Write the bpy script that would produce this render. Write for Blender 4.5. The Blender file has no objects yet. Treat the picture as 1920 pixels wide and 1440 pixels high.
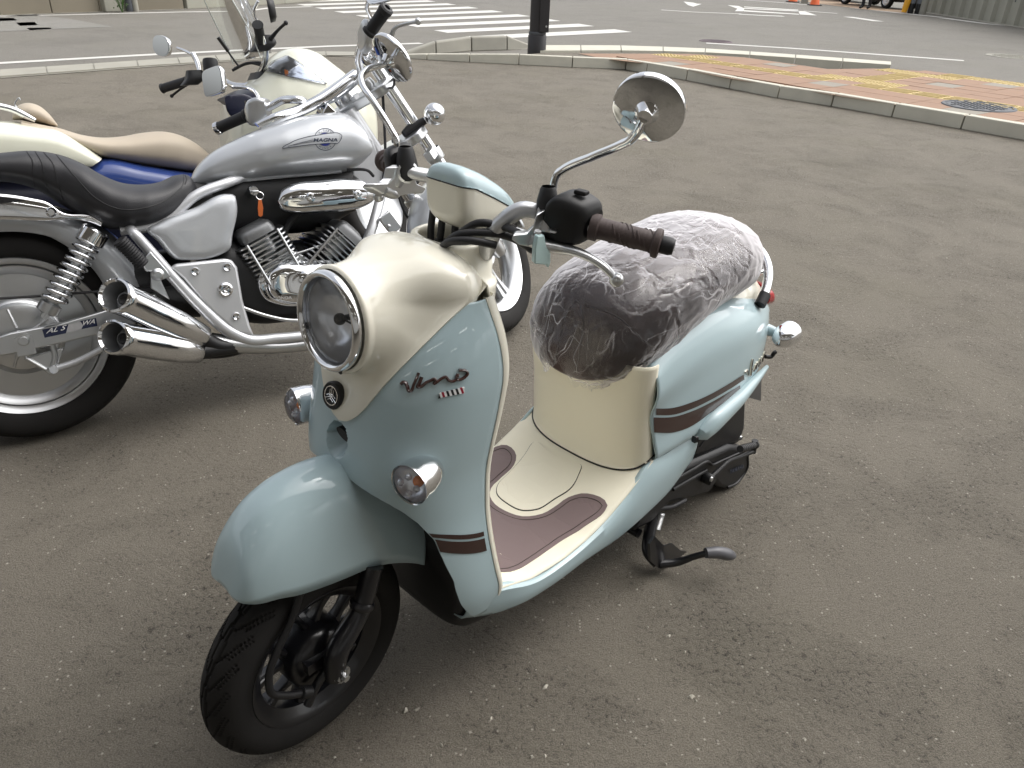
import bpy, bmesh, math, random
import numpy as np
from mathutils import Vector, Matrix
from mathutils.bvhtree import BVHTree
random.seed(7); rng = np.random.default_rng(7)
S = bpy.context.scene
PI = math.pi
# ---------------------------------------------------------------- camera
FPX, PITCH, ROLL, CAMH = 1463.94, 0.504197, 0.0412589, 1.31561
_F = np.array([0, math.cos(PITCH), -math.sin(PITCH)]); _R0 = np.array([1., 0, 0]); _U0 = np.cross(_R0, _F)
_R = math.cos(ROLL)*_R0 + math.sin(ROLL)*_U0; _U = -math.sin(ROLL)*_R0 + math.cos(ROLL)*_U0
_C = np.array([0, 0, CAMH])
cd = bpy.data.cameras.new('camera'); cam = bpy.data.objects.new('camera', cd); S.collection.objects.link(cam)
cd.sensor_width = 36; cd.lens = FPX/1920*36; cd.clip_start = 0.02; cd.clip_end = 600
mw = Matrix.Identity(4)
for i in range(3):
    mw[i][0], mw[i][1], mw[i][2], mw[i][3] = _R[i], _U[i], -_F[i], _C[i]
cam.matrix_world = mw
S.camera = cam
# ---------------------------------------------------------------- light
S.view_settings.view_transform = 'Standard'; S.view_settings.look = 'None'
S.view_settings.gamma = 1; S.view_settings.use_curve_mapping = False
S.view_settings.exposure = 0.72
SUN_EL, SUN_AZ = math.radians(55), math.radians(65)   # azimuth measured from +Y towards +X
W = bpy.data.worlds.new('World'); S.world = W; W.use_nodes = True
nt = W.node_tree; nt.nodes.clear()
sky = nt.nodes.new('ShaderNodeTexSky'); sky.sky_type = 'NISHITA'; sky.sun_disc = False
sky.sun_elevation = SUN_EL; sky.sun_rotation = SUN_AZ; sky.dust_density = 4.0; sky.air_density = 1.0; sky.ozone_density = 1.0
hsv = nt.nodes.new('ShaderNodeHueSaturation'); hsv.inputs['Saturation'].default_value = 0.22; hsv.inputs['Value'].default_value = 1.25
bg = nt.nodes.new('ShaderNodeBackground'); bg.inputs['Strength'].default_value = 0.12
wo = nt.nodes.new('ShaderNodeOutputWorld')
nt.links.new(sky.outputs[0], hsv.inputs['Color']); nt.links.new(hsv.outputs[0], bg.inputs['Color']); nt.links.new(bg.outputs[0], wo.inputs['Surface'])
sl = bpy.data.lights.new('sun', 'SUN'); sl.energy = 1.1; sl.angle = math.radians(90); sl.color = (1, .96, .9)
so = bpy.data.objects.new('sun', sl); S.collection.objects.link(so)
sd = Vector((math.sin(SUN_AZ)*math.cos(SUN_EL), math.cos(SUN_AZ)*math.cos(SUN_EL), math.sin(SUN_EL)))
so.rotation_euler = sd.to_track_quat('Z', 'Y').to_euler(); so.location = sd*30
# ---------------------------------------------------------------- frames: points of the place measured along sight lines
def ray(px, py): return _F + (px-960)/FPX*_R - (py-720)/FPX*_U
def ground(px, py, z=0.0):
    d = ray(px, py); return _C + d*((z-CAMH)/d[2])
class Frame:
    def __init__(s, X, Y, yaw, lean=0.0):
        c, k = math.cos(yaw), math.sin(yaw); Mz = np.array([[c, -k, 0], [k, c, 0], [0, 0, 1]])
        c, k = math.cos(-lean), math.sin(-lean); Mx = np.array([[1, 0, 0], [0, c, -k], [0, k, c]])
        s.M = Mz@Mx; s.o = np.array([X, Y, 0.])
    def hit(s, px, py, n, c):
        o = s.M.T@(_C-s.o); d = s.M.T@ray(px, py); n = np.asarray(n, float)
        return o+d*((c-n@o)/(n@d))
    def y(s, px, py, c): return s.hit(px, py, (0, 1, 0), c)
    def x(s, px, py, c): return s.hit(px, py, (1, 0, 0), c)
    def z(s, px, py, c): return s.hit(px, py, (0, 0, 1), c)
    def matrix(s):
        m = Matrix.Identity(4)
        for i in range(3):
            for j in range(3): m[i][j] = s.M[i, j]
            m[i][3] = s.o[i]
        return m
    def cast(s, bvh, px, py):
        o = s.M.T@(_C-s.o); d = s.M.T@ray(px, py); d /= np.linalg.norm(d)
        loc, nor, _, _ = bvh.ray_cast(Vector(o), Vector(d))
        if loc is None: return None, None
        n = np.array(nor)
        if n@d > 0: n = -n
        return np.array(loc), n
# ---------------------------------------------------------------- curves
def cr(P, n, closed=False):
    P = np.asarray(P, float); sh = P.shape[1:]; P = P.reshape(len(P), -1)
    if closed: P = np.vstack([P[-1:], P, P[:2]])
    d = np.linalg.norm(np.diff(P, axis=0), axis=1); t = np.concatenate([[0], np.cumsum(np.maximum(d, 1e-6))])
    m = np.empty_like(P)
    m[1:-1] = ((P[2:]-P[1:-1])/(t[2:]-t[1:-1])[:, None]*(t[1:-1]-t[:-2])[:, None] + (P[1:-1]-P[:-2])/(t[1:-1]-t[:-2])[:, None]*(t[2:]-t[1:-1])[:, None])/(t[2:]-t[:-2])[:, None] if len(P) > 2 else 0
    m[0] = (P[1]-P[0])/(t[1]-t[0]); m[-1] = (P[-1]-P[-2])/(t[-1]-t[-2])
    if closed: u = np.linspace(t[1], t[-2], n, endpoint=False)
    else: u = np.linspace(t[0], t[-1], n)
    i = np.clip(np.searchsorted(t, u, side='right')-1, 0, len(P)-2)
    h = (t[i+1]-t[i]); s = ((u-t[i])/h)[:, None]; h = h[:, None]
    r = (2*s**3-3*s**2+1)*P[i]+(s**3-2*s**2+s)*h*m[i]+(-2*s**3+3*s**2)*P[i+1]+(s**3-s**2)*h*m[i+1]
    return r.reshape((n,)+sh)
def lin(P, n):
    P = np.asarray(P, float); d = np.linalg.norm(np.diff(P, axis=0), axis=1); t = np.concatenate([[0], np.cumsum(d)]); u = np.linspace(0, t[-1], n)
    return np.stack([np.interp(u, t, P[:, k]) for k in range(P.shape[1])], -1)
def se(c, a, b, e=2.0, m=32, a0=0.0, a1=2*PI):
    full = abs(a1-a0-2*PI) < 1e-6
    t = np.linspace(a0, a1, m, endpoint=not full)
    ct, st = np.cos(t), np.sin(t)
    u = np.sign(ct)*np.abs(ct)**(2/e); v = np.sign(st)*np.abs(st)**(2/e)
    return np.asarray(c, float)+np.outer(u, a)+np.outer(v, b)
def frame_of(d):
    d = np.asarray(d, float); d = d/np.linalg.norm(d)
    a = np.array([0, 0, 1.]) if abs(d[2]) < .9 else np.array([1., 0, 0])
    u = np.cross(a, d); u /= np.linalg.norm(u); return u, np.cross(d, u), d
# ---------------------------------------------------------------- meshes
MESHES = {}
class MB:
    def __init__(s): s.v = []; s.f = []; s.mi = []
    def raw(s, v, f, mi=0):
        o = len(s.v); s.v += [tuple(map(float, p)) for p in v]; s.f += [tuple(i+o for i in q) for q in f]; s.mi += [mi]*len(f); return s
    def grid(s, P, cu=False, cv=False, mi=0, flip=False):
        P = np.asarray(P); nu, nv = P.shape[:2]; F = []
        for i in range(nu if cu else nu-1):
            for j in range(nv if cv else nv-1):
                a, b, c, d = i*nv+j, ((i+1) % nu)*nv+j, ((i+1) % nu)*nv+(j+1) % nv, i*nv+(j+1) % nv
                F.append((a, d, c, b) if flip else (a, b, c, d))
        return s.raw(P.reshape(-1, 3), F, mi)
    def loft(s, rings, n=None, cap=True, mi=0, lin_=False):
        R = np.asarray(rings, float)
        if n: R = cr(R, n) if not lin_ else lin(R.reshape(len(R), -1), n).reshape((n,)+R.shape[1:])
        s.grid(R, cv=True, mi=mi)
        if cap:
            for r, rev in ((R[0], 0), (R[-1], 1)):
                c = r.mean(0); k = len(r)
                f = [(k, i, (i+1) % k) if rev == 0 else (k, (i+1) % k, i) for i in range(k)]
                s.raw(np.vstack([r, c]), f, mi)
        return s
    def tube(s, P, r, n=None, m=12, cap=True, mi=0, spline=True, flat=None):
        P = np.asarray(P, float)
        r = np.asarray(r, float) if np.ndim(r) else np.full(len(P), float(r))
        n = n or max(2, (len(P)-1)*8+1)
        if spline and len(P) > 2:
            Q = cr(np.hstack([P, r[:, None]*.001]), n); P, r = Q[:, :3], Q[:, 3]*1000
        T = np.gradient(P, axis=0); T /= np.linalg.norm(T, axis=1)[:, None]+1e-12
        u, v, _ = frame_of(T[0]); R = []
        for i in range(len(P)):
            u = u-T[i]*(u@T[i]); u /= np.linalg.norm(u); v = np.cross(T[i], u)
            R.append(se(P[i], u*r[i], v*r[i]*(flat or 1), 2, m))
        return s.loft(R, cap=cap, mi=mi)
    def lathe(s, prof, o, d, m=40, mi=0, a0=0, a1=2*PI):   # prof [(radius, height along d)]
        u, v, d = frame_of(d); o = np.asarray(o, float); full = abs(a1-a0-2*PI) < 1e-6
        t = np.linspace(a0, a1, m, endpoint=not full)
        pr = np.asarray(prof, float)
        P = o+np.cos(t)[:, None, None]*pr[None, :, :1]*u+np.sin(t)[:, None, None]*pr[None, :, :1]*v+pr[None, :, 1:]*d
        return s.grid(P, cu=full, mi=mi)
    def box(s, c, sz, ax=None, mi=0):
        ax = np.eye(3) if ax is None else np.asarray(ax, float); c = np.asarray(c, float); h = np.asarray(sz, float)/2
        v = [c+ax[0]*h[0]*i+ax[1]*h[1]*j+ax[2]*h[2]*k for i in (-1, 1) for j in (-1, 1) for k in (-1, 1)]
        return s.raw(v, [(0, 1, 3, 2), (4, 6, 7, 5), (0, 4, 5, 1), (2, 3, 7, 6), (0, 2, 6, 4), (1, 5, 7, 3)], mi)
    def prism(s, poly, d, mi=0):   # polygon of 3D points extruded by vector d
        P = np.asarray(poly, float); n = len(P); d = np.asarray(d, float)
        v = np.vstack([P, P+d]); f = [tuple(range(n))[::-1], tuple(range(n, 2*n))]+[(i, (i+1) % n, n+(i+1) % n, n+i) for i in range(n)]
        return s.raw(v, f, mi)
    def sphere(s, c, r, m=24, mi=0, d=(0, 0, 1), sc=1.0):
        a = np.linspace(0, PI, m//2+1)
        return s.lathe([(r*math.sin(x), -r*math.cos(x)*sc) for x in a], c, d, m, mi)
    def mirror(s):
        n = len(s.v); v = [(x, -y, z) for x, y, z in s.v]; s.f += [tuple(i+n for i in q[::-1]) for q in s.f[:]]; s.mi += s.mi[:]; s.v += v; return s
    def xf(s, fn):
        s.v = [tuple(p) for p in fn(np.asarray(s.v))]; return s
    def build(s, name, mat, parent=None, sharp=38, bevel=None, solid=None, weld=True, smooth=True, sub=0, label=None, kind=None):
        me = bpy.data.meshes.new(name); me.from_pydata(s.v, [], s.f)
        mats = mat if isinstance(mat, (list, tuple)) else [mat]
        for m_ in mats: me.materials.append(m_)
        if len(mats) > 1: me.polygons.foreach_set('material_index', s.mi)
        me.update()
        bm = bmesh.new(); bm.from_mesh(me)
        if weld: bmesh.ops.remove_doubles(bm, verts=bm.verts, dist=1e-5)
        bmesh.ops.recalc_face_normals(bm, faces=bm.faces)
        bm.to_mesh(me); bm.free()
        if smooth:
            me.shade_smooth(); me.set_sharp_from_angle(angle=math.radians(sharp))
        o = bpy.data.objects.new(name, me); S.collection.objects.link(o)
        if parent: o.parent = parent
        if solid:
            q = o.modifiers.new('thickness', 'SOLIDIFY'); q.thickness = abs(solid); q.offset = -1 if solid > 0 else 1
        if bevel:
            q = o.modifiers.new('edge', 'BEVEL'); q.width = bevel; q.segments = 2; q.limit_method = 'ANGLE'; q.angle_limit = math.radians(35); q.harden_normals = False
        if sub:
            q = o.modifiers.new('sub', 'SUBSURF'); q.levels = sub; q.render_levels = sub
        if label: o['label'] = label
        if kind: o['kind'] = kind
        return o
def bvh_of(o):
    me = o.data; return BVHTree.FromPolygons([v.co.copy() for v in me.vertices], [tuple(p.vertices) for p in me.polygons])
def thing(name, label, cat, mtx=None, group=None):
    o = bpy.data.objects.new(name, None); S.collection.objects.link(o); o.empty_display_size = .1
    if mtx is not None: o.matrix_world = mtx
    o['label'] = label; o['category'] = cat
    if group: o['group'] = group
    return o
def tag(o, label, cat, group=None):
    o['label'] = label; o['category'] = cat
    if group: o['group'] = group
    return o
def dup(o, parent=None):
    c = o.copy(); S.collection.objects.link(c); c.parent = parent
    for ch in list(o.children): dup(ch, c)
    return c
def text_mesh(txt, shear=0.0, res=3, bold=0.0):
    cu = bpy.data.curves.new('lettering', 'FONT'); cu.body = txt; cu.resolution_u = res; cu.shear = shear; cu.offset = bold
    o = bpy.data.objects.new('lettering', cu); S.collection.objects.link(o)
    dg = bpy.context.evaluated_depsgraph_get(); me = bpy.data.meshes.new_from_object(o.evaluated_get(dg))
    v = np.array([p.co[:2] for p in me.vertices]); f = [tuple(p.vertices) for p in me.polygons]
    bpy.data.objects.remove(o); bpy.data.curves.remove(cu); bpy.data.meshes.remove(me)
    v -= v.min(0); v /= v.max(0); return v, f
# ---------------------------------------------------------------- materials
def newmat(name):
    m = bpy.data.materials.new(name); m.use_nodes = True; return m, m.node_tree.nodes, m.node_tree.links, m.node_tree.nodes['Principled BSDF']
def mat(name, col, rough=.5, metal=0.0, coat=0.0, bump=0.0, bscale=200.0, var=.06, vscale=6.0, spec=.5, rvar=.15, emit=None, trans=0.0, ior=1.45, coat_rough=.04):
    m, N, L, b = newmat(name)
    tc = N.new('ShaderNodeTexCoord'); nz = N.new('ShaderNodeTexNoise'); nz.inputs['Scale'].default_value = vscale; nz.inputs['Detail'].default_value = 6
    L.new(tc.outputs['Object'], nz.inputs['Vector'])
    mx = N.new('ShaderNodeMix'); mx.data_type = 'RGBA'
    c = np.array(col[:3])
    mx.inputs[6].default_value = (*np.clip(c*(1-var), 0, 1), 1); mx.inputs[7].default_value = (*np.clip(c*(1+var), 0, 1), 1)
    L.new(nz.outputs[0], mx.inputs[0]); L.new(mx.outputs[2], b.inputs['Base Color'])
    mr = N.new('ShaderNodeMapRange'); mr.inputs[3].default_value = max(.01, rough*(1-rvar)); mr.inputs[4].default_value = min(1, rough*(1+rvar))
    L.new(nz.outputs[0], mr.inputs[0]); L.new(mr.outputs[0], b.inputs['Roughness'])
    b.inputs['Metallic'].default_value = metal; b.inputs['Coat Weight'].default_value = coat; b.inputs['Coat Roughness'].default_value = coat_rough
    b.inputs['Specular IOR Level'].default_value = spec; b.inputs['IOR'].default_value = ior; b.inputs['Transmission Weight'].default_value = trans
    if bump:
        n2 = N.new('ShaderNodeTexNoise'); n2.inputs['Scale'].default_value = bscale; n2.inputs['Detail'].default_value = 3
        L.new(tc.outputs['Object'], n2.inputs['Vector'])
        bp = N.new('ShaderNodeBump'); bp.inputs['Strength'].default_value = bump; bp.inputs['Distance'].default_value = .002
        L.new(n2.outputs[0], bp.inputs['Height']); L.new(bp.outputs[0], b.inputs['Normal'])
    if emit: b.inputs['Emission Color'].default_value = (*emit[:3], 1); b.inputs['Emission Strength'].default_value = emit[3]
    return m
M = {}
M['blue'] = mat('pale_blue_paint', (.41, .53, .565), .55, coat=1, var=.02, spec=.15, coat_rough=.02)
M['cream'] = mat('cream_paint', (.80, .775, .665), .55, coat=1, var=.02, spec=.15, coat_rough=.02)
M['creamp'] = mat('cream_plastic', (.80, .765, .63), .42, var=.03, bump=.05, bscale=900)
M['brown'] = mat('dark_brown_decal', (.034, .014, .011), .4, coat=1, spec=.2, coat_rough=.02, var=.05)
M['brownrub'] = mat('brown_rubber', (.075, .055, .052), .6, bump=.15, bscale=600)
M['matbrown'] = mat('brown_rubber_mat', (.17, .125, .125), .55, bump=.1, bscale=1200, var=.08)
M['seatbr'] = mat('brown_seat_vinyl', (.055, .032, .029), .42, bump=.25, bscale=700)
M['chrome'] = mat('chrome', (.82, .83, .85), .05, metal=1, var=.02)
M['alu'] = mat('cast_aluminium', (.62, .63, .64), .32, metal=1, var=.08, bump=.06, bscale=500)
M['satin'] = mat('satin_silver', (.58, .59, .61), .38, metal=.85, var=.04)
M['silver'] = mat('silver_metallic_paint', (.52, .54, .565), .42, metal=.45, coat=1, var=.03, bump=.03, bscale=2500, coat_rough=.03)
M['frame'] = mat('silver_frame_paint', (.60, .61, .63), .4, metal=.55, coat=.5, var=.03)
M['tyre'] = mat('black_tyre_rubber', (.016, .015, .0145), .8, bump=.2, bscale=400, var=.3, vscale=25, spec=.3)
M['blk'] = mat('black_plastic', (.011, .011, .012), .45, bump=.1, bscale=900, var=.2)
M['blkg'] = mat('gloss_black_paint', (.008, .008, .01), .3, coat=.4, var=.2)
M['rub'] = mat('black_rubber', (.018, .018, .02), .55, var=.15)
M['leather'] = mat('black_leather', (.022, .022, .025), .45, bump=.3, bscale=450, var=.15)
M['tan'] = mat('tan_seat_vinyl', (.46, .395, .31), .55, bump=.15, bscale=600, var=.05)
M['white'] = mat('off_white_paint', (.76, .765, .64), .5, coat=1, var=.02, spec=.2, coat_rough=.02)
M['navy'] = mat('royal_blue_paint', (.022, .05, .20), .45, coat=1, var=.05, spec=.2, coat_rough=.02)
M['dnavy'] = mat('dark_navy_plastic', (.01, .012, .03), .35, var=.1)
M['red'] = mat('red_lamp_lens', (.45, .012, .02), .12, coat=1)
M['orange'] = mat('amber_bulb', (.75, .20, .02), .25, coat=.5)
M['fob'] = mat('orange_plastic_tag', (.55, .13, .03), .4)
M['whitep'] = mat('white_decal', (.8, .8, .8), .4)
M['redp'] = mat('red_decal', (.3, .01, .03), .4)
M['bluep'] = mat('blue_decal', (.03, .05, .32), .35, coat=.5)
M['greyp'] = mat('dark_grey_decal', (.05, .06, .09), .4)
M['castg'] = mat('dark_cast_alloy', (.22, .225, .23), .45, metal=.8, var=.15, bump=.1, bscale=300)
M['refl'] = mat('lamp_reflector', (.88, .89, .92), .22, metal=.55)
M['mirror'] = mat('mirror_glass', (.8, .82, .84), .02, metal=1, var=.01)
M['pale'] = mat('pale_mint_enamel', (.52, .70, .70), .35, coat=.5)
def glass(name, tint=(.95, .97, 1), a=.88, rough=.03, tintt=None):
    m, N, L, b = newmat(name); N.remove(b)
    t = N.new('ShaderNodeBsdfTransparent'); t.inputs[0].default_value = (*(tintt or tint), 1)
    g = N.new('ShaderNodeBsdfGlossy'); g.inputs['Roughness'].default_value = rough
    fr = N.new('ShaderNodeFresnel'); fr.inputs[0].default_value = 1.45
    x = N.new('ShaderNodeMixShader'); L.new(fr.outputs[0], x.inputs[0]); L.new(t.outputs[0], x.inputs[1]); L.new(g.outputs[0], x.inputs[2])
    df = N.new('ShaderNodeBsdfDiffuse'); df.inputs[0].default_value = (.8, .8, .8, 1)
    y = N.new('ShaderNodeMixShader'); y.inputs[0].default_value = 1-a; L.new(x.outputs[0], y.inputs[1]); L.new(df.outputs[0], y.inputs[2])
    L.new(y.outputs[0], N['Material Output'].inputs[0]); return m
M['glass'] = glass('clear_lens_glass', a=.97)
M['screen'] = glass('clear_windscreen_acrylic', a=.97, tintt=(.96, .98, .97))
# ================================================================ ground, roads, pavement
def G(pts, z=0.0): return [ground(px, py, z) for px, py in pts]
def asphalt(name, c0, c1, speck, scale=1.0, sb=1.0, bump=1.0):
    m, N, L, b = newmat(name); tc = N.new('ShaderNodeTexCoord'); o = tc.outputs['Object']
    def noise(s, d=6, r=.6, dist=0.0):
        n = N.new('ShaderNodeTexNoise'); n.inputs['Scale'].default_value = s; n.inputs['Detail'].default_value = d; n.inputs['Roughness'].default_value = r; n.inputs['Distortion'].default_value = dist; L.new(o, n.inputs['Vector']); return n.outputs[0]
    def mix(f, a, c, fac=None):
        x = N.new('ShaderNodeMix'); x.data_type = 'RGBA'
        if f is not None: L.new(f, x.inputs[0])
        else: x.inputs[0].default_value = fac
        for i, q in ((6, a), (7, c)):
            if isinstance(q, tuple): x.inputs[i].default_value = (*q, 1)
            else: L.new(q, x.inputs[i])
        return x.outputs[2]
    def ramp(v, p0, p1):
        r = N.new('ShaderNodeMapRange'); r.inputs[1].default_value = p0; r.inputs[2].default_value = p1; L.new(v, r.inputs[0]); return r.outputs[0]
    def op(k, a, c):
        q = N.new('ShaderNodeMath'); q.operation = k
        for i, z in enumerate((a, c)):
            if isinstance(z, (int, float)): q.inputs[i].default_value = z
            else: L.new(z, q.inputs[i])
        return q.outputs[0]
    C0, C1 = A_(c0), A_(c1)
    base = mix(ramp(noise(1.1*scale, 6, .65), .32, .68), c0, c1)
    wear = ramp(noise(2.6*scale, 5, .7, .6), .45, .66)                      # rough worn zones against smoother ones
    lump = noise(78*sb, 8, .76, .6); fine = noise(310*sb, 3, .7)
    base = mix(ramp(fine, .38, .62), base, tuple(C1*1.55))
    pit = op('MULTIPLY', ramp(lump, .465, .385), op('MULTIPLY_ADD' if False else 'ADD', op('MULTIPLY', wear, .75), .25)); base = mix(pit, base, tuple(C0*.26))
    top = ramp(lump, .60, .72); base = mix(op('MULTIPLY', top, .5), base, tuple(C1*1.5))
    v = N.new('ShaderNodeTexVoronoi'); v.inputs['Scale'].default_value = 120*sb; L.new(o, v.inputs['Vector'])
    sp = N.new('ShaderNodeSeparateColor'); L.new(v.outputs['Color'], sp.inputs[0])
    base = mix(op('MULTIPLY', ramp(sp.outputs[0], .962, .972), ramp(v.outputs['Distance'], .38, .22)), base, speck)
    stain = ramp(noise(.55*scale, 5, .7, .4), .55, .75); base = mix(op('MULTIPLY', stain, .45), base, tuple(C0*.6))
    olive = ramp(noise(.9*scale, 3, .6), .5, .8); base = mix(op('MULTIPLY', olive, .35), base, tuple(C1*A_((.98, 1.0, .84))))
    L.new(base, b.inputs['Base Color']); b.inputs['Roughness'].default_value = .85; b.inputs['Specular IOR Level'].default_value = .3
    bp = N.new('ShaderNodeBump'); bp.inputs['Strength'].default_value = .9*bump; bp.inputs['Distance'].default_value = .018
    L.new(op('ADD', op('MULTIPLY', lump, op('ADD', op('MULTIPLY', wear, .7), .45)), op('MULTIPLY', fine, .28)), bp.inputs['Height']); L.new(bp.outputs[0], b.inputs['Normal'])
    return m
def A_(x): return np.asarray(x, float)
M['lot'] = asphalt('worn_lot_asphalt', (.108, .096, .078), (.150, .135, .110), (.40, .375, .32))
M['road'] = asphalt('road_asphalt', (.124, .117, .104), (.150, .142, .126), (.26, .25, .23), scale=.5, sb=.8, bump=.5)
M['patch'] = asphalt('newer_road_asphalt', (.165, .16, .15), (.19, .185, .172), (.28, .27, .25), scale=.8, sb=.8, bump=.5)
M['conc'] = mat('weathered_concrete', (0.32, 0.308, 0.264), .8, bump=.5, bscale=60, var=.22, vscale=3)
M['concl'] = mat('light_kerb_concrete', (.53, .51, .43), .8, bump=.4, bscale=80, var=.15, vscale=5)
M['concw'] = mat('pale_wall_concrete', (0.336, 0.328, 0.276), .85, bump=.4, bscale=30, var=.15, vscale=1.5)
M['concd'] = mat('stained_wall_concrete', (0.208, 0.184, 0.14), .9, bump=.5, bscale=30, var=.3, vscale=1.2)
M['brick'] = mat('terracotta_paver', (.285, .178, .118), .8, bump=.4, bscale=120, var=.18, vscale=4)
M['brickg'] = mat('grey_paver', (0.264, 0.24, 0.2), .8, bump=.4, bscale=120, var=.15, vscale=4)
M['tact'] = mat('yellow_tactile_paver', (.50, .385, .17), .7, bump=.3, bscale=150, var=.12, vscale=4)
M['iron'] = mat('cast_iron', (.09, .095, .105), .6, metal=.4, bump=.3, bscale=90, var=.25)
def paint_mat():
    m, N, L, b = newmat('worn_road_paint'); tc = N.new('ShaderNodeTexCoord')
    n = N.new('ShaderNodeTexNoise'); n.inputs['Scale'].default_value = 9; n.inputs['Detail'].default_value = 10; n.inputs['Roughness'].default_value = .75; L.new(tc.outputs['Object'], n.inputs['Vector'])
    r = N.new('ShaderNodeMapRange'); r.inputs[1].default_value = .60; r.inputs[2].default_value = .68; L.new(n.outputs[0], r.inputs[0])
    x = N.new('ShaderNodeMix'); x.data_type = 'RGBA'; x.inputs[6].default_value = (.58, .57, .535, 1); x.inputs[7].default_value = (.24, .23, .215, 1); L.new(r.outputs[0], x.inputs[0])
    L.new(x.outputs[2], b.inputs['Base Color']); b.inputs['Roughness'].default_value = .7; return m
M['paint'] = paint_mat()
def flat(name, pts, z, m, kind=None, parent=None, th=0.0, label=None):
    b = MB()
    P = [np.array([p[0], p[1], z]) for p in pts]
    if th: b.prism([p-[0, 0, th] for p in P], (0, 0, th))
    else: b.raw(P, [tuple(range(len(P)))])
    o = b.build(name, m, parent, smooth=False, label=label, kind=kind)
    if not th and o.data.polygons[0].normal.z < 0: o.data.flip_normals()
    return o
flat('parking_lot', [(-220, -60), (220, -60), (220, 320), (-220, 320)], 0, M['lot'], kind='structure')
near = G([(-900, 215), (-300, 163), (0, 140), (250, 123), (480, 107), (620, 100), (760, 101), (1000, 103), (1200, 103), (1450, 125), (1700, 150), (1920, 175), (2500, 250)])
road = flat('road', near+[np.array([60, 12, 0]), np.array([200, 60, 0]), np.array([200, 300, 0]), np.array([-200, 300, 0]), np.array([-200, 5, 0])], .004, M['road'], kind='structure')
# patched asphalt on the far lane
flat('asphalt_patch', G([(-400, 78), (0, 60), (112, 55), (212, 51), (130, 36), (60, 28), (0, 32), (-300, 45)]), .008, M['patch'], parent=road)
def line(pts, w0, name='painted_line', z=.008):
    P = np.array(G(pts))[:, :2]; T = np.gradient(P, axis=0); T /= np.linalg.norm(T, axis=1)[:, None]; Nn = np.stack([-T[:, 1], T[:, 0]], -1)
    a = P+Nn*w0/2; c = P-Nn*w0/2
    b = MB(); b.grid(np.stack([np.column_stack([a, np.full(len(a), z)]), np.column_stack([c, np.full(len(a), z)])], 1))
    o = b.build(name, M['paint'], road, smooth=False)
    if o.data.polygons[0].normal.z < 0: o.data.flip_normals()
    return o
line([(-500, 150), (0, 119.5), (275, 104), (475, 94), (620, 87.5), (790, 82)], .16)
line([(-400, 47), (0, 31), (125, 28.5), (325, 23.5), (462, 21.5), (505, 15.5), (585, 13)], .16)
line([(1324, 81.5), (1480, 91), (1640, 102.5), (1807, 114.5)], .17)
line([(1240, 19), (1300, 23), (1390, 26.5)], .18); line([(1385, 27), (1430, 29.5), (1469, 31)], .28)
line([(1375, -1), (1450, 4), (1515, 9.5)], .2); line([(1507, 21), (1570, 25.5)], .2); line([(1590, 32), (1618, 36), (1647, 40.5)], .33)
line([(1600, 15), (1690, 25), (1767, 33)], .35); line([(1767, 34), (1850, 45), (1920, 51), (2100, 72)], .35)
def mark(pts, name): return flat(name, G(pts), .008, M['paint'], parent=road)
z5 = lambda L_: [(1300+x/6, y/6) for x, y in L_]
mark(z5([(385, 60), (510, 70), (575, 98), (560, 130), (468, 128), (497, 100)]), 'painted_arrow')
for a in ([(570, 76), (1180, 112), (1180, 121), (570, 84)], [(570, 92), (1190, 124), (1190, 133), (570, 101)], [(565, 117), (1190, 160), (1190, 168), (565, 131)]): mark(z5(a), 'painted_arrow')
mark(z5([(1175, 124), (1255, 130), (1390, 176), (1300, 172), (1200, 165)]), 'painted_arrow')
mark(z5([(-110, 20), (0, 32), (40, 44), (95, 46), (0, 78), (-60, 60)]), 'painted_arrow')
for q in ([(-20, 35), (25, 34.5), (33, 39), (-10, 41)], [(30, 43.5), (65, 42), (71, 48), (38, 49.5)], [(50, 53.5), (94, 52.5), (99, 56), (56, 57.5)]): mark(q, 'crossing_stripe')
# zebra crossing
lt = np.array(G([(590, 15), (631, 22.5), (671, 29.5), (722, 38.5), (768, 48.5), (815, 59), (873.7, 69)])); rt = np.array(G([(855.5, 9.5), (898.7, 15.5), (947, 23.7), (995, 30.5), (1055, 40), (1117, 50), (1185, 60.7)]))
wl = (lt[-1]-lt[0])/6; wr = (rt[-1]-rt[0])/6
for i in range(-2, 7):
    a = lt[-1]+(i-6)*wl; c = rt[-1]+(i-6)*wr
    flat('crossing_stripe', [a, c-wr*.45, c, a+wl*.45], .008, M['paint'], parent=road)
# flush concrete gutter strip between lot and road
gut = flat('gutter', G([(-600, 195), (0, 147.5), (250, 128.5), (480, 113), (620, 106), (760, 110), (760, 100), (620, 98.5), (480, 99.5), (250, 116), (0, 133), (-600, 173)]), .006, M['conc'], kind='structure')
lo = np.array(G([(-600, 193), (0, 146.5), (250, 127.5), (480, 112), (620, 105.5), (750, 107.5)])); hi = np.array(G([(-600, 173), (0, 134), (250, 117), (480, 101), (620, 99), (750, 101)]))
lo = lin(lo, 60); hi = lin(hi, 60)
ns = 15
for k in range(ns):
    i0, i1 = k*59//ns, (k+1)*59//ns; e = .012
    q = [lo[i0]*(1-e)+lo[i1]*e, lo[i1]*(1-e)+lo[i0]*e, hi[i1]*(1-e)+hi[i0]*e, hi[i0]*(1-e)+hi[i1]*e]
    flat('gutter_slab', q, .02, M['conc'], parent=gut, th=.012)
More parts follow.
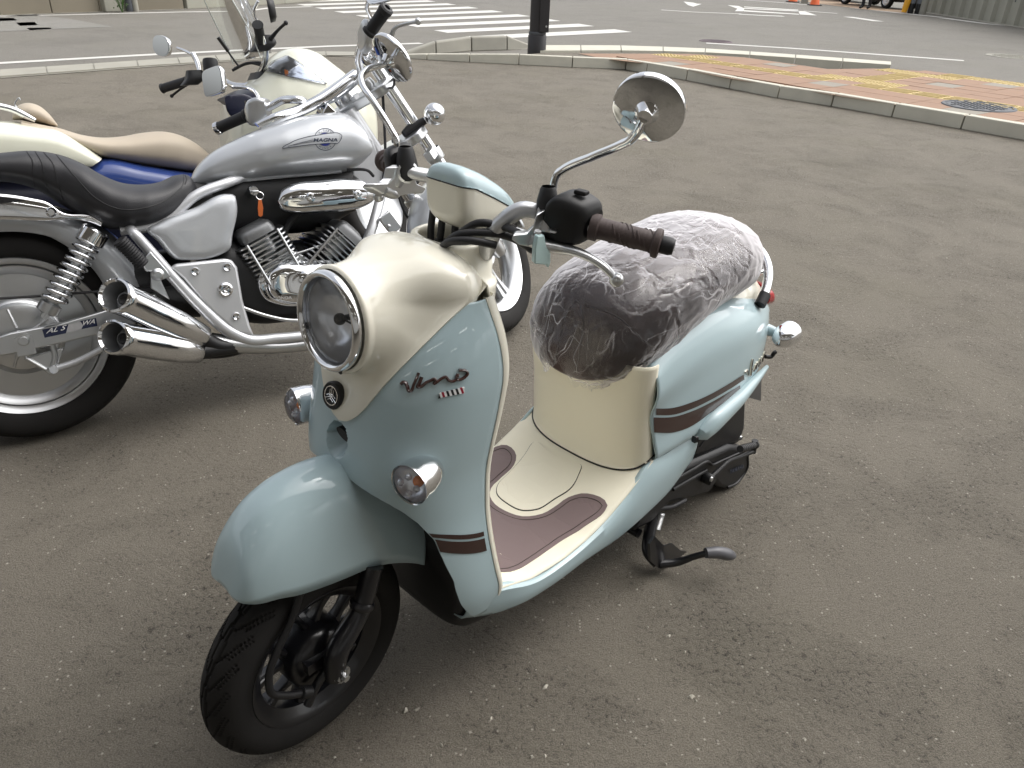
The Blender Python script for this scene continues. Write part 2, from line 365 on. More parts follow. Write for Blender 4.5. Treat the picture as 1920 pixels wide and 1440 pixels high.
# kerb of separate stones along the lot
kb = bpy.data.objects.new('kerb', None); S.collection.objects.link(kb); kb['kind'] = 'structure'
KH = .13
jn = np.array(G([(756, 109), (800, 112.5), (880, 117), (972.5, 121.7), (1072.5, 126.7), (1172.5, 130.5), (1210.8, 137.5), (1285.8, 150.8), (1366.8, 166.3), (1457, 184), (1558, 199.5), (1671, 219.6), (1800.5, 242.2), (1945, 268), (2110, 300), (2300, 337)]))
T = np.gradient(jn, axis=0); T /= np.linalg.norm(T, axis=1)[:, None]; NB = np.stack([-T[:, 1], T[:, 0], 0*T[:, 0]], -1)
NB *= np.sign((NB*np.array([.6, 1, 0])).sum(1))[:, None]
for i in range(len(jn)-1):
    t = (jn[i+1]-jn[i]); L_ = np.linalg.norm(t); t /= L_; g = .006
    h0 = KH*min(1, .35+.65*i/3) if i < 3 else KH; h1 = KH*min(1, .35+.65*(i+1)/3) if i < 3 else KH
    h0 += rng.normal(0, .003); a, c = jn[i]+t*g, jn[i+1]-t*g; w = .12
    b = MB(); v = [a, c, c+NB[i+1]*w, a+NB[i]*w]; v = v+[a+NB[i]*.012+[0, 0, h0], c+NB[i+1]*.012+[0, 0, h1], c+NB[i+1]*w+[0, 0, h1], a+NB[i]*w+[0, 0, h0]]
    b.raw(v, [(0, 3, 2, 1), (4, 5, 6, 7), (0, 1, 5, 4), (1, 2, 6, 5), (2, 3, 7, 6), (3, 0, 4, 7)])
    b.build('kerb_stone', M['concl'], kb, bevel=.008, smooth=False)
# raised pavement slab behind the kerb
ZP = .125
back = jn+NB*.12
far_px = [(2100, 178), (1920, 153.5), (1750, 132), (1671, 126.5), (1620, 127.5), (1552, 127.5), (1397, 105.5), (1300, 98), (1180, 97), (1050, 97), (1010, 98)]
far = [ground(x, y, ZP) for x, y in far_px]
slab = flat('pavement', [p for p in back[3:]]+[back[-1]+[1.6, .6, 0]]+far, ZP-.012, M['lot'], kind='structure', th=.10)
# tiles laid along the kerb
base_a, base_b = back[6], back[12]; du = (base_b-base_a); du[2] = 0; du /= np.linalg.norm(du); dv = np.array([-du[1], du[0], 0]); dv *= np.sign(dv@np.array([.5, 1, 0]))
brick_poly = [(1190, 115.5), (1211, 117.5), (1286, 130), (1367, 145.5), (1457, 160), (1558, 176), (1671, 194), (1800, 214.5), (1945, 239), (2120, 272), (2160, 190), (1920, 155), (1750, 133.5), (1640, 127.5), (1552, 128.5), (1397, 107), (1290, 100), (1085, 99.5), (1130, 109)]
BP = np.array([ground(x, y, ZP)[:2] for x, y in brick_poly])
def inside(p, P):
    r = False; j = len(P)-1
    for i in range(len(P)):
        if (P[i][1] > p[1]) != (P[j][1] > p[1]) and p[0] < (P[j][0]-P[i][0])*(p[1]-P[i][1])/(P[j][1]-P[i][1])+P[i][0]: r = not r
        j = i
    return r
def dseg(p, a, b):
    t = np.clip((p-a)@(b-a)/((b-a)@(b-a)), 0, 1); return np.linalg.norm(p-a-t*(b-a))
TL = [[(1260, 108), (1300, 113), (1400, 126), (1506.7, 140), (1623, 155), (1752, 181), (1913, 207), (2080, 240)], [(1625, 126.5), (1758, 143), (1920, 160), (2150, 195)], [(1560, 146), (1650, 148), (1775, 142)], [(1095, 101), (1200, 102.5), (1315, 105), (1365, 108)], [(1540, 141), (1700, 162)]]
TL = [[ground(x, y, ZP)[:2] for x, y in l] for l in TL]
TW = .345
def tile_mesh(kind, w, d):
    b = MB(); g = .006; b.box((0, 0, -.0225), (w-g, d-g, .045))
    if kind == 'dot':
        for i in range(5):
            for j in range(5): b.lathe([(.019, 0), (.014, .007), (0, .0075)], (w*(i-2)/5.3, d*(j-2)/5.3, 0), (0, 0, 1), m=6)
    elif kind == 'bar':
        for j in range(4): b.box((0, d*(j-1.5)/4.4, .002), (w*.86, .03, .01))
    me_o = b.build('paver', {'dot': M['tact'], 'bar': M['tact'], 'brick': M['brick'], 'grey': M['brickg']}[kind], slab, smooth=False); return me_o
protos = {}
count = 0; o0 = back[6][:2]
cells = []
for i in range(-14, 22):
    for j in range(-3, 16):
        c = o0+du[:2]*(i+.5)*TW+dv[:2]*(j+.5)*TW
        if not all(inside(c+(du[:2]*a_+dv[:2]*b_)*TW*.44, BP) for a_ in (-1, 1) for b_ in (-1, 1)): continue
        dmin = [min(dseg(c, l[k], l[k+1]) for k in range(len(l)-1)) for l in TL]
        kind = 'brick'
        if min(dmin) < TW*.52: kind = 'bar' if int(np.argmin(dmin)) in (0, 2) else 'dot'
        elif (i*5+j*3) % 11 == 0: kind = 'grey'
        cells.append((np.linalg.norm(c), i, j, c, kind))
flat('paver_bed', [np.array([p[0], p[1], 0]) for p in BP], ZP-.006, M['brick'], parent=slab)
cells.sort(key=lambda t: t[0])
for _, i, j, c, kind in cells[:300]:
    if kind not in protos: protos[kind] = o = tile_mesh(kind, TW, TW)
    else: o = protos[kind].copy(); S.collection.objects.link(o)
    o.name = {'dot': 'tactile_paver', 'bar': 'tactile_paver'}.get(kind, 'paver')
    o.location = (c[0], c[1], ZP+.004+rng.normal(0, .0012)); o.rotation_euler = (rng.normal(0, .003), rng.normal(0, .003), math.atan2(du[1], du[0]))
# light kerb on the road side of the pavement
fk = bpy.data.objects.new('road_kerb', None); S.collection.objects.link(fk); fk['kind'] = 'structure'
fl = lin(np.array([ground(x, y, ZP) for x, y in [(1012, 97.5), (1150, 96.5), (1300, 99), (1440, 107), (1671, 124)]]), 9); fh = lin(np.array([ground(x, y, ZP) for x, y in [(1012, 87), (1150, 87), (1300, 91.5), (1440, 101), (1671, 118)]]), 9)
for k in range(8):
    e = .012; q = [fl[k]*(1-e)+fl[k+1]*e, fl[k+1]*(1-e)+fl[k]*e, fh[k+1]*(1-e)+fh[k]*e, fh[k]*(1-e)+fh[k+1]*e]
    flat('kerb_stone', q, ZP+.018, M['concl'], parent=fk, th=.12)
# ramped concrete kerb block left of the post
rk_ = bpy.data.objects.new('ramped_kerb', None); S.collection.objects.link(rk_); rk_['kind'] = 'structure'
bot = np.array(G([(735, 107), (762, 105), (818, 103), (884, 97), (951, 95), (1004, 92)])); hts = [.02, .05, .17, .20, .20, .03]
tb = np.array([-.05, .22, 0])
for k in range(5):
    a, c = bot[k], bot[k+1]; t = (c-a)/np.linalg.norm(c-a)*.006; a = a+t; c = c-t; b = MB()
    z0, z1 = np.array([0, 0, hts[k]]), np.array([0, 0, hts[k+1]])
    b.raw([a, c, c+tb, a+tb, a+tb*.15+z0, c+tb*.15+z1, c+tb*.9+z1, a+tb*.9+z0], [(0, 3, 2, 1), (4, 5, 6, 7), (0, 1, 5, 4), (1, 2, 6, 5), (2, 3, 7, 6), (3, 0, 4, 7)])
    b.build('kerb_stone', M['conc'], rk_, bevel=.02, smooth=False)
# manhole covers
def manhole(px, py, r, z, label, m):
    c = ground(px, py, z); b = MB(); b.lathe([(0, .0), (r*.86, .0), (r*.88, -.004), (r*.92, -.004), (r*.93, .003), (r, .003), (r+.01, -.01)], (c[0], c[1], z+.004), (0, 0, 1), 40)
    o = b.build('manhole_cover', m, smooth=False); tag(o, label, 'manhole cover', 'manhole covers')
    k = MB()
    for i in range(-4, 5):
        for j in range(-4, 5):
            if i*i+j*j < 17: k.box((c[0]+i*r*.19, c[1]+j*r*.19, z+.006), (r*.11, r*.11, .006))
    k.build('tread_stud', m, o, smooth=False, kind='stuff')
manhole(1835, 199, .34, ZP+.006, 'dark iron manhole cover on the red paved pavement among yellow tactile tiles', M['iron'])
manhole(1897, 106, .42, .006, 'round grey manhole cover out in the road beyond the pavement', M['conc'])
manhole(1342, 77.5, .3, .006, 'dull reddish manhole cover in the road near the white edge line', mat('rusty_iron', (.14, .11, .12), .8, var=.2))
# ================================================================ the pale blue scooter
V = Frame(-.348175, 1.000745, 3.963042)
sc = thing('scooter', 'pale blue and cream retro scooter in front with plastic wrapped brown seat', 'scooter', V.matrix())
A3 = np.array
ST = .073; _rk = math.radians(26); _ax = A3([-math.sin(_rk), 0, math.cos(_rk)]); _pv = A3([-.026, 0, .207])
def steer(P, st=ST, ax=_ax, pv=_pv):
    P = np.asarray(P, float); d = P-pv; c, s = math.cos(st), math.sin(st)
    return pv+d*c+np.cross(ax, d)*s+np.outer(d@ax, ax)*(1-c)
# ---- wheels
def tyre_geo(R, w, rb, x0=0, z0=None, nt=540, nv=36, groove=26, depth=.0035, dirn=1):
    z0 = R if z0 is None else z0
    prof = cr([(rb, -.36*w), (rb+.006, -.43*w), ((rb+R)/2-.002, -.5*w), (R-.022, -.44*w), (R-.008, -.27*w), (R, 0), (R-.008, .27*w), (R-.022, .44*w), ((rb+R)/2-.002, .5*w), (rb+.006, .43*w), (rb, .36*w)], nv)
    th = np.linspace(0, 2*PI, nt, endpoint=False); TH, RR = np.meshgrid(th, prof[:, 0], indexing='ij'); Y = np.broadcast_to(prof[:, 1], TH.shape).copy()
    v = Y/(.5*w); av = np.abs(v)
    ph = TH*groove/(2*PI)+np.where(v > 0, 0, .5)-dirn*(.9*av+1.1*av**2)
    f = ph-np.floor(ph); g = (np.minimum(f, 1-f) < .05) & (av > .16) & (av < .80)
    ph2 = ph*1.0+.33; f2 = ph2-np.floor(ph2); g |= (np.minimum(f2, 1-f2) < .045) & (av > .5) & (av < .86)
    cz = .10+.05*np.sin(TH*groove/2); g |= np.abs(av-cz) < .035
    tread = RR > rb+.35*(R-rb)
    RR = RR-depth*(g & tread)
    P = np.stack([x0+RR*np.cos(TH), Y, z0+RR*np.sin(TH)], -1); return P
fw = MB(); R0 = .207
rimp = [(.140, -.036), (.142, -.033), (.138, -.030), (.128, -.024), (.119, -.016), (.117, 0), (.119, .016), (.128, .024), (.138, .030), (.142, .033), (.140, .036), (.134, .034), (.126, .028), (.113, .018), (.110, 0), (.113, -.018), (.126, -.028), (.134, -.034), (.140, -.036)]
fw.lathe(rimp, (0, 0, R0), (0, 1, 0), 72)
for k in range(5):
    for sgn in (-1, 1):
        a0 = 2*PI*k/5+.35+sgn*.12; a1 = 2*PI*k/5+.35+sgn*.33
        p0 = A3([.052*math.cos(a0), 0, R0+.052*math.sin(a0)]); p1 = A3([.114*math.cos(a1), 0, R0+.114*math.sin(a1)])
        d = p1-p0; d /= np.linalg.norm(d); n = np.cross(d, [0, 1, 0])
        fw.loft([se(p0, n*.008, A3([0, .017, 0]), 4, 16), se((p0+p1)/2, n*.0055, A3([0, .011, 0]), 4, 16), se(p1, n*.010, A3([0, .016, 0]), 4, 16)], 8)
fwo = fw.xf(steer).build('front_wheel', M['blkg'], sc, sharp=30)
b = MB(); b.grid(tyre_geo(R0, .086, .137, nt=900, nv=72, groove=24, depth=.005), cu=True); b.xf(steer).build('tyre', M['tyre'], fwo, sharp=60)
b = MB(); b.lathe([(0, .058), (.018, .057), (.022, .052), (.048, .046), (.058, .040), (.064, .028), (.064, -.03), (.05, -.04), (0, -.045)], (0, 0, R0), (0, 1, 0), 48)
b.box((.02, .05, R0+.02), (.05, .02, .022)); b.tube([(.0, .06, R0), (.03, .062, R0-.02), (.055, .062, R0-.055)], .008)
b.xf(steer).build('brake_drum', M['blkg'], fwo)
b = MB(); b.lathe([(0, .016), (.007, .016), (.007, .008), (.014, .008), (.014, 0), (0, 0)], (0, .09, R0), (0, 1, 0), 6); b.lathe([(.017, -.002), (.017, .004), (0, .004)], (0, .09, R0), (0, 1, 0), 20); b.tube([(0, .104, R0), (-.004, .105, R0+.022)], .0016)
b.xf(steer).build('axle_nut', M['alu'], fwo)
b = MB()
for s in (1, -1): b.tube([V.y(700, 1060, .075)*[1, s, 1], V.y(672, 1150, .078)*[1, s, 1], (-.006, .082*s, .245), (.0, .082*s, .195)], [.018, .018, .021, .018], m=16)
b.lathe([(.019, 0), (.022, .004), (.022, .012), (.019, .016)], V.y(676, 1140, .077), V.y(700, 1060, .075)-V.y(676, 1140, .077), 20)
b.build('fork', M['blkg'], sc)
b = MB(); b.tube([V.y(566, 1105, .06), V.y(545, 1165, .062), V.y(520, 1220, .066), V.y(504, 1270, .07), V.y(508, 1298, .075), V.y(535, 1304, .075), V.y(566, 1300, .072)], .0065)
b.lathe([(.006, 0), (.011, .001), (.011, .02), (.006, .021)], V.y(564, 1299, .072), V.y(585, 1296, .072)-V.y(564, 1299, .072), 14)
b.build('brake_cable', M['blk'], sc)
# ---- front fender
def fender():
    fr = [(.131,.012,.434,.131,.4355),(.1315,.028,.432,.128,.447),(.128,.046,.431,.119,.475),(.119,.058,.430,.107,.503),(.104,.066,.427,.087,.531),(.078,.073,.424,.058,.558),(.045,.077,.413,.022,.575),(.005,.078,.403,-.014,.582),(-.045,.078,.393,-.06,.581),(-.09,.078,.385,-.10,.572),(-.135,.076,.366,-.155,.548),(-.185,.074,.335,-.205,.505),(-.215,.072,.31,-.235,.45)]
    rings = []
    for xe, w, ze, xt, zt in fr:
        t = np.linspace(0, PI, 41); cs, sn = np.cos(t), np.sin(t); e = 2.35
        y = w*np.sign(cs)*np.abs(cs)**(2/e); k = np.abs(sn)**(2/e); rings.append(np.stack([xe+(xt-xe)*k, y, ze+(zt-ze)*k], -1))
    b = MB(); b.grid(cr(rings, 60)); return b
fnd = fender().build('front_fender', M['blue'], sc, solid=.003, sharp=60)
b = MB(); b.loft([se((-.10, 0, .45), (.05, 0, 0), (0, .055, 0), 3), se((-.17, 0, .36), (.05, 0, 0), (0, .06, 0), 3)]); b.build('inner_fender', M['blk'], sc)
# ---- front shield surface: z -> centre x, edge x, half width
ZT = A3([.20, .26, .32, .40, .46, .545, .60, .64, .68, .725, .78, .82, .845, .865])
W_ = A3([.165, .178, .176, .170, .164, .164, .170, .174, .176, .176, .166, .150, .138, .128])
XE = A3([-.30, -.312, -.297, -.284, -.280, -.279, -.284, -.290, -.296, -.304, -.302, -.298, -.295, -.295])
XC = A3([-.20, -.15, -.12, -.10, -.095, -.082, -.092, -.106, -.114, -.126, -.158, -.195, -.225, -.25])
def shp(z): return np.interp(z, ZT, W_), np.interp(z, ZT, XE), np.interp(z, ZT, XC)
_zz = np.linspace(ZT[0], ZT[-1], 200)
def _sm(a):
    q = np.interp(_zz, ZT, a); k = np.ones(15)/15; return np.convolve(np.pad(q, 7, mode='edge'), k, 'valid')
_W, _XE, _XC = _sm(W_), _sm(XE), _sm(XC)
def shp(z): return np.interp(z, _zz, _W), np.interp(z, _zz, _XE), np.interp(z, _zz, _XC)
NE = 2.9
def surf(z, phi, off=0.0):   # phi in radians, 0 = centre, pi/2 = left edge
    w, xe, xc = shp(z); w = w+off; xc = xc+off
    c, s = np.cos(phi), np.sin(phi)
    return np.stack([xe+(xc-xe)*np.abs(c)**(2/NE), w*np.sign(s)*np.abs(s)**(2/NE), z+0*phi], -1)
def phi_of_y(z, y):
    w, _, _ = shp(z); return np.arcsin(np.clip(np.abs(y)/w, 0, 1)**(NE/2))
BZ = A3([.642, .647, .655, .665, .68, .70, .74, .775, .80, .825, .847]); BY = A3([0, .018, .030, .041, .053, .066, .088, .106, .1165, .1245, .131])
LZ = A3([.19, .26, .30, .34, .40, .445, .49, .515, .530, .540, .547, .553, .5565, .559, .560]); LY = A3([.163, .167, .167, .166, .159, .152, .140, .128, .114, .098, .08, .055, .036, .018, 0])
def z_lower(z):
    return np.interp(z, LZ, LY)
rows = np.concatenate([np.linspace(.215, .525, 44), np.linspace(.528, .5597, 20), np.linspace(.562, .641, 44), np.linspace(.643, .70, 26), np.linspace(.705, .845, 44)])
PH = []
for z in rows:
    if z < .56: y0 = z_lower(z)
    elif z < .642: y0 = 0
    else: y0 = np.interp(z, BZ, BY)
    PH.append(phi_of_y(z, y0))
PH = A3(PH)
def scoop(P):
    d2 = (P[..., 1]/.027)**2+((P[..., 2]-.607)/.030)**2
    k = np.clip(1-d2, 0, 1); sh = np.where(P[..., 2] > .607, k**.3, k**.75)
    P = P.copy(); P[..., 0] -= .032*sh*(k > 0); return P
b = MB(); NU = 84
uu = np.linspace(0, 1, NU)**1.42
Pg = A3([surf(z, p0+(PI/2-p0)*uu) for z, p0 in zip(rows, PH)])
b.grid(scoop(Pg)); b.mirror()
shield = b.build('front_shield', M['blue'], sc, solid=.003, sharp=50)
shbvh = bvh_of(shield)
# air inlet in the scoop
b = MB(); t_ = np.linspace(0, 2*PI, 33)[:-1]; cI = A3([-.1105, .003, .6135]); b.loft([np.stack([cI[0]+.004+.0*t_, cI[1]+.0185*np.cos(t_), cI[2]+.0095*np.sin(t_)-.003*np.cos(t_)], -1), np.stack([cI[0]-.02+.0*t_, cI[1]+.0185*np.cos(t_), cI[2]+.0095*np.sin(t_)-.003*np.cos(t_)], -1)]); b.build('air_inlet', M['blk'], sc)
# brown bands round the leg shield
def band(z0f, z1f, z0e, z1e):
    b = MB(); n = 30
    for s in (1,):
        G_ = []
        for k in np.linspace(0, 1, 8):
            row = []
            for u in np.linspace(0, 1, n):
                zf = z0f+(z1f-z0f)*k; ze = z0e+(z1e-z0e)*k; z = zf+(ze-zf)*u
                p0 = phi_of_y(z, z_lower(z)); row.append(surf(A3([z]), A3([p0+.012+(PI/2-p0-.03)*u]), .0012)[0])
            G_.append(row)
        b.grid(A3(G_))
    return b
for a_ in ((.418, .447, .372, .402), (.452, .463, .407, .417)):
    for s_ in (1, -1):
        b = band(*a_); b.xf(lambda P: P*[1, s_, 1]); b.build('brown_band', M['brown'], sc)
# edge trim and inner leg shield
ez = np.linspace(.25, .862, 60)
ed = A3([surf(A3([z]), A3([PI/2]))[0] for z in ez])+[-.004, 0, 0]
top = [surf(A3([.862]), A3([p]))[0]*[0, 1, 0]+[-.298, 0, .862+.03*math.cos(p)**2] for p in np.linspace(PI/2, 0, 12)[1:]]
half = np.vstack([ed, top]); loop = np.vstack([half, (half*[1, -1, 1])[::-1][1:]])
b = MB(); ez2 = np.linspace(.235, .847, 90); eb = A3([surf(A3([z]), A3([PI/2]))[0] for z in ez2]); wd = np.interp(ez2, [.235, .35, .6, .75, .847], [.012, .010, .011, .017, .020])[:, None]
for s in (1, -1):
    q = MB(); q.grid(np.stack([eb+[0, -.006, 0], eb+[.001, .0012, 0], eb+[-.002, .0022, 0], eb+wd*[-.7, 0, 0]+[0, .0012, 0], eb+wd*[-1, 0, 0]+[0, -.003, 0], eb+wd*[-1.05, 0, 0]+[0, -.014, 0]], 1)*[1, s, 1]); q.build('shield_edging', M['cream'], sc, sharp=70)
b = MB(); G_ = []
for z in np.linspace(.25, .862, 30):
    w, xe, xc = shp(z); t = np.linspace(-1, 1, 21); G_.append(np.stack([xe-.012-.035*(1-t**2), t*w*.985, z+0*t], -1))
G_ = [A3(g_)*1.0 for g_ in G_]; INN_TOP = G_[-1]; b.grid(A3(G_)); b.build('inner_shield', M['creamp'], sc, solid=.003)
# ---- cream nose with the headlamp housing
HC = A3([-.103, 0, .818]); ha = math.radians(6); HN = A3([math.cos(ha), 0, math.sin(ha)]); HUz = A3([-math.sin(ha), 0, math.cos(ha)]); HUy = A3([0, 1., 0])
NT = 160; tt = np.linspace(0, 2*PI, NT, endpoint=False)
def hring(r, back, ey=1, ez_=1): return HC-HN*back+np.outer(np.cos(tt)*r*ey, HUy)+np.outer(np.sin(tt)*r*ez_, HUz)
bl = [surf(A3([z]), phi_of_y(A3([z]), A3([y])), .0035)[0] for z, y in zip(np.linspace(.642, .847, 120), np.interp(np.linspace(.642, .847, 120), BZ, BY))]
bl = A3(bl); bl[:, 1] = np.abs(bl[:, 1])
wtop = bl[-1]; tp = [A3([wtop[0]-.022*t**.7, wtop[1]*math.cos(t*PI/2)**.75, wtop[2]+.062*math.sin(t*PI/2)]) for t in np.linspace(0, 1, 40)[1:]]
right = np.vstack([bl, tp]); loopb = np.vstack([right, (right*[1, -1, 1])[::-1][1:-1]])
# match boundary points to angles about the lamp axis, by blended angle/arc position
ang = np.unwrap(np.arctan2(loopb[:, 2]-.775, loopb[:, 1])); ang = np.concatenate([ang, [ang[0]+2*PI]]); lp = np.vstack([loopb, loopb[:1]])
tq = (tt-ang[0]) % (2*PI)+ang[0]
bnd = np.stack([np.interp(tq, ang, lp[:, k]) for k in range(3)], -1)
r1 = hring(.0835, .020); r2b = hring(.0875, .075)
cyl = hring(.089, .10)
top_f = np.clip(np.sin(tt), 0, 1)[:, None]; bot_f = np.clip(-np.sin(tt), 0, 1)[:, None]
def bez(a, b_, c, d, n):
    t = np.linspace(0, 1, n)[:, None, None]; return (1-t)**3*a+3*t*(1-t)**2*b_+3*t*t*(1-t)*c+t**3*d
TD = bnd-A3([-.125, 0, .735]); TD[:, 0] = np.clip(TD[:, 0], -.06, 0); TD /= np.linalg.norm(TD, axis=1)[:, None]
tf_ = np.clip((np.sin(tt)-.25)/.5, 0, 1)[:, None]; TD = TD*(1-tf_)+A3([-.97, 0, -.2])*tf_; TD /= np.linalg.norm(TD, axis=1)[:, None]
LN = np.linalg.norm(bnd-r1, axis=1)[:, None]
body = bez(r1, r1-HN*LN*.50+(r1-HC)*.06, bnd-TD*LN*.38, bnd, 60)
inn = hring(.0765, .012); lip = hring(.0795, .004); lip2 = hring(.083, .006)
deep = hring(.0755, .03)
rings = np.concatenate([cr(A3([inn, lip, lip2, r1]), 14)[:-1], body])
edge = bnd-A3([.006, 0, 0])
b = MB(); b.grid(np.concatenate([deep[None], rings, edge[None]]), cv=True)
nose = b.build('nose_cowl', M['cream'], sc, sharp=50); nosebvh = bvh_of(nose)
# headlamp
te_ = np.vstack([bl[-13:-1:4]-[.001, 0, 0], bl[-1:], A3(tp)]); te_ = np.vstack([te_, (te_*[1, -1, 1])[::-1][1:]]); te_ = lin(te_, 41)-[.005, 0, 0]; it_ = lin(INN_TOP[::-1], 41)
b = MB(); b.grid(np.stack([te_, te_-[.012, 0, .004], te_*.5+it_*.5-[.012, 0, 0], it_], 0)); b.build('shield_top', M['cream'], sc, sharp=60)
hl = MB(); a = np.linspace(0, 2*PI, 25)
hl.lathe([(.066, -.004)]+[(.0725+.0062*math.cos(x), .004+.0085*math.sin(x)) for x in np.linspace(PI, -.7*PI, 24)]+[(.0745, -.02)], HC, HN, 72)
hlo = hl.build('headlight', M['chrome'], sc)
b = MB(); b.lathe([(.067, -.002), (.064, .003), (.05, .008), (.03, .011), (0, .012)], HC, HN, 64); b.build('lens', M['glass'], hlo)
b = MB(); b.lathe([(.0665, -.004), (.060, -.014), (.048, -.023), (.034, -.030), (.018, -.034), (0, -.034)], HC, HN, 64); b.build('reflector', M['refl'], hlo)
b = MB(); b.sphere(HC-HN*.016, .0095, 20); b.tube([HC-HN*.034, HC-HN*.02], .005); b.tube([HC-HN*.02, HC-HN*.02+HUy*.03], .0016); b.build('bulb_shield', M['blk'], hlo)
# small hole under the lamp, badge disc
def on(px, py, bv, fr=V): return fr.cast(bv, px, py)
p, n = on(638, 697, nosebvh); b = MB(); b.lathe([(0, .0015), (.0042, .0015), (.0046, 0)], p, n, 16); b.build('drain_hole', M['blk'], sc)
p, n = on(626, 741, nosebvh); n = A3([n[0], n[1]*.6, n[2]*.6]); n /= np.linalg.norm(n); p = p-n*.003
b = MB(); b.lathe([(.0235, -.012), (.0235, .006), (.0215, .009), (.019, .009), (.018, .0075), (0, .0075)], p, n, 48); emb = b.build('badge', M['blk'], sc)
b = MB(); b.lathe([(.0165, .0077), (.0165, .0092), (.0148, .0092), (.0148, .0077)], p, n, 48)
u_, v_, _ = frame_of(n)
for k in range(3):
    a = PI/2+2*PI*k/3; d = math.cos(a)*u_+math.sin(a)*v_; t = np.cross(n, d)
    b.tube([p+n*.0085-d*.004, p+n*.0085+d*.016], .0011, m=6)
    b.tube([p+n*.0085+d*.001+t*.0042, p+n*.0085+d*.0105+t*.0042], .0009, m=6); b.tube([p+n*.0085+d*.001-t*.0042, p+n*.0085+d*.0105-t*.0042], .0009, m=6)
    b.tube([p+n*.0085+d*.001+t*.0042, p+n*.0085-d*.002, p+n*.0085+d*.001-t*.0042], .0009, m=6)
b.build('tuning_fork_emblem', M['chrome'], emb)
# raised script on the shield, striped badge
def zc(L_, ox, oy, s=4.3636): return [(ox+x/s, oy+y/s) for x, y in L_]
scr = [[(1103, 437), (1118, 422), (1138, 425), (1152, 452), (1170, 492), (1184, 490), (1205, 440), (1228, 390), (1247, 343)], [(1271, 378), (1256, 418), (1238, 462), (1262, 458), (1300, 428), (1340, 408), (1378, 396), (1384, 404), (1368, 434), (1400, 412), (1440, 384), (1466, 378), (1482, 400), (1502, 412), (1535, 405), (1556, 380), (1560, 356), (1546, 384), (1552, 396), (1590, 393), (1622, 372), (1638, 346), (1626, 328), (1600, 322), (1568, 322)]]
b = MB()
for st_ in scr:
    P = []
    for x, y in cr(A3(zc(st_, 500, 620)), len(st_)*4):
        p, n = on(x, y, shbvh)
        if p is not None: P.append(p+n*.002)
    b.tube(P, .0031, m=8, spline=False, flat=.8)
b.build('script_lettering', mat('brown_enamel', (.045, .015, .012), .25, coat=1), sc)
bq = [zc([(1382, 553), (1408, 510)], 500, 620), zc([(1612, 508), (1632, 455)], 500, 620)]
b = MB(); cols = [0, 1, 2, 1, 0, 1, 0, 1, 0, 1, 2, 1]
def bil(u, v):
    a = A3(bq[0][0])*(1-u)+A3(bq[1][0])*u; c = A3(bq[0][1])*(1-u)+A3(bq[1][1])*u; return a*(1-v)+c*v
nst = len(cols)
for k in range(nst):
    quad = []
    for u, v in ((k/nst, 0), ((k+1)/nst, 0), (min(1, (k+1)/nst+.0), 1), (k/nst, 1)):
        sh = -.10+.2*v; u2 = np.clip(u-(v-.5)*.16, 0, 1); x, y = bil(u2, v); p, n = on(x, y, shbvh); quad.append(p+n*.0022)
    b.raw(quad, [(0, 1, 2, 3)], cols[k])
b.build('striped_badge', [M['blk'], M['whitep'], M['redp']], sc, solid=.002, smooth=False, weld=False)
# ---- front indicators
def indicator(c, d, r, back, parent, name='turn_signal'):
    d = A3(d, float); d /= np.linalg.norm(d); b = MB()
    b.lathe([(r*.93, .002), (r, .004), (r*1.02, 0), (r, -.004), (r*1.0, -r*.5), (r*.93, -r*1.05), (r*.72, -r*1.6), (r*.4, -r*1.95), (0, -r*2.05)], c, d, 40)
    if back is not None: b.tube([c-d*r*1.0, back], [r*.75, r*.8], m=20)
    o = b.build(name, M['chrome'], parent)
    b = MB(); b.lathe([(r*.93, .002), (r*.85, r*.22), (r*.55, r*.42), (r*.25, r*.48), (0, r*.49)], c, d, 36); b.build('lens', M['glass'], o)
    b = MB(); b.lathe([(r*.92, .001), (r*.8, -r*.35), (r*.45, -r*.6), (0, -r*.62)], c, d, 32)
    for q in np.linspace(0, 2*PI, 5)[:4]:
        u, v, _ = frame_of(d); b.sphere(c+u*math.cos(q)*r*.45+v*math.sin(q)*r*.45+d*r*.12, r*.16, 10)
    b.build('reflector', M['refl'], o)
    u, v, _ = frame_of(d); b = MB(); b.sphere(c+u*r*.30+v*r*.16-d*r*.22, r*.27, 16); b.build('bulb', M['orange'], o)
    return o
for s in (1, -1):
    c = A3([-.118, .160*s, .592]); indicator(c, (1, .22*s, .03), .0345, None, sc)
# ---- steering column collar
b = MB(); cc = [(-.315, 0, .79, .078, .098), (-.322, 0, .825, .077, .098), (-.324, 0, .838, .076, .097), (-.326, 0, .842, .071, .091), (-.336, 0, .865, .064, .080), (-.346, 0, .890, .058, .072), (-.352, 0, .903, .057, .070), (-.352, 0, .904, .052, .065), (-.345, 0, .87, .048, .06)]
b.loft([se((x, y, z), (a_, 0, 0), (0, c_, 0), 2.6, 48) for x, y, z, a_, c_ in cc], 36, cap=False); b.build('steering_cowl', M['cream'], sc, sharp=60)
b = MB(); b.tube([(-.33, 0, .75), (-.37, 0, .88)], .045, m=24); b.build('steering_head', M['blk'], sc)
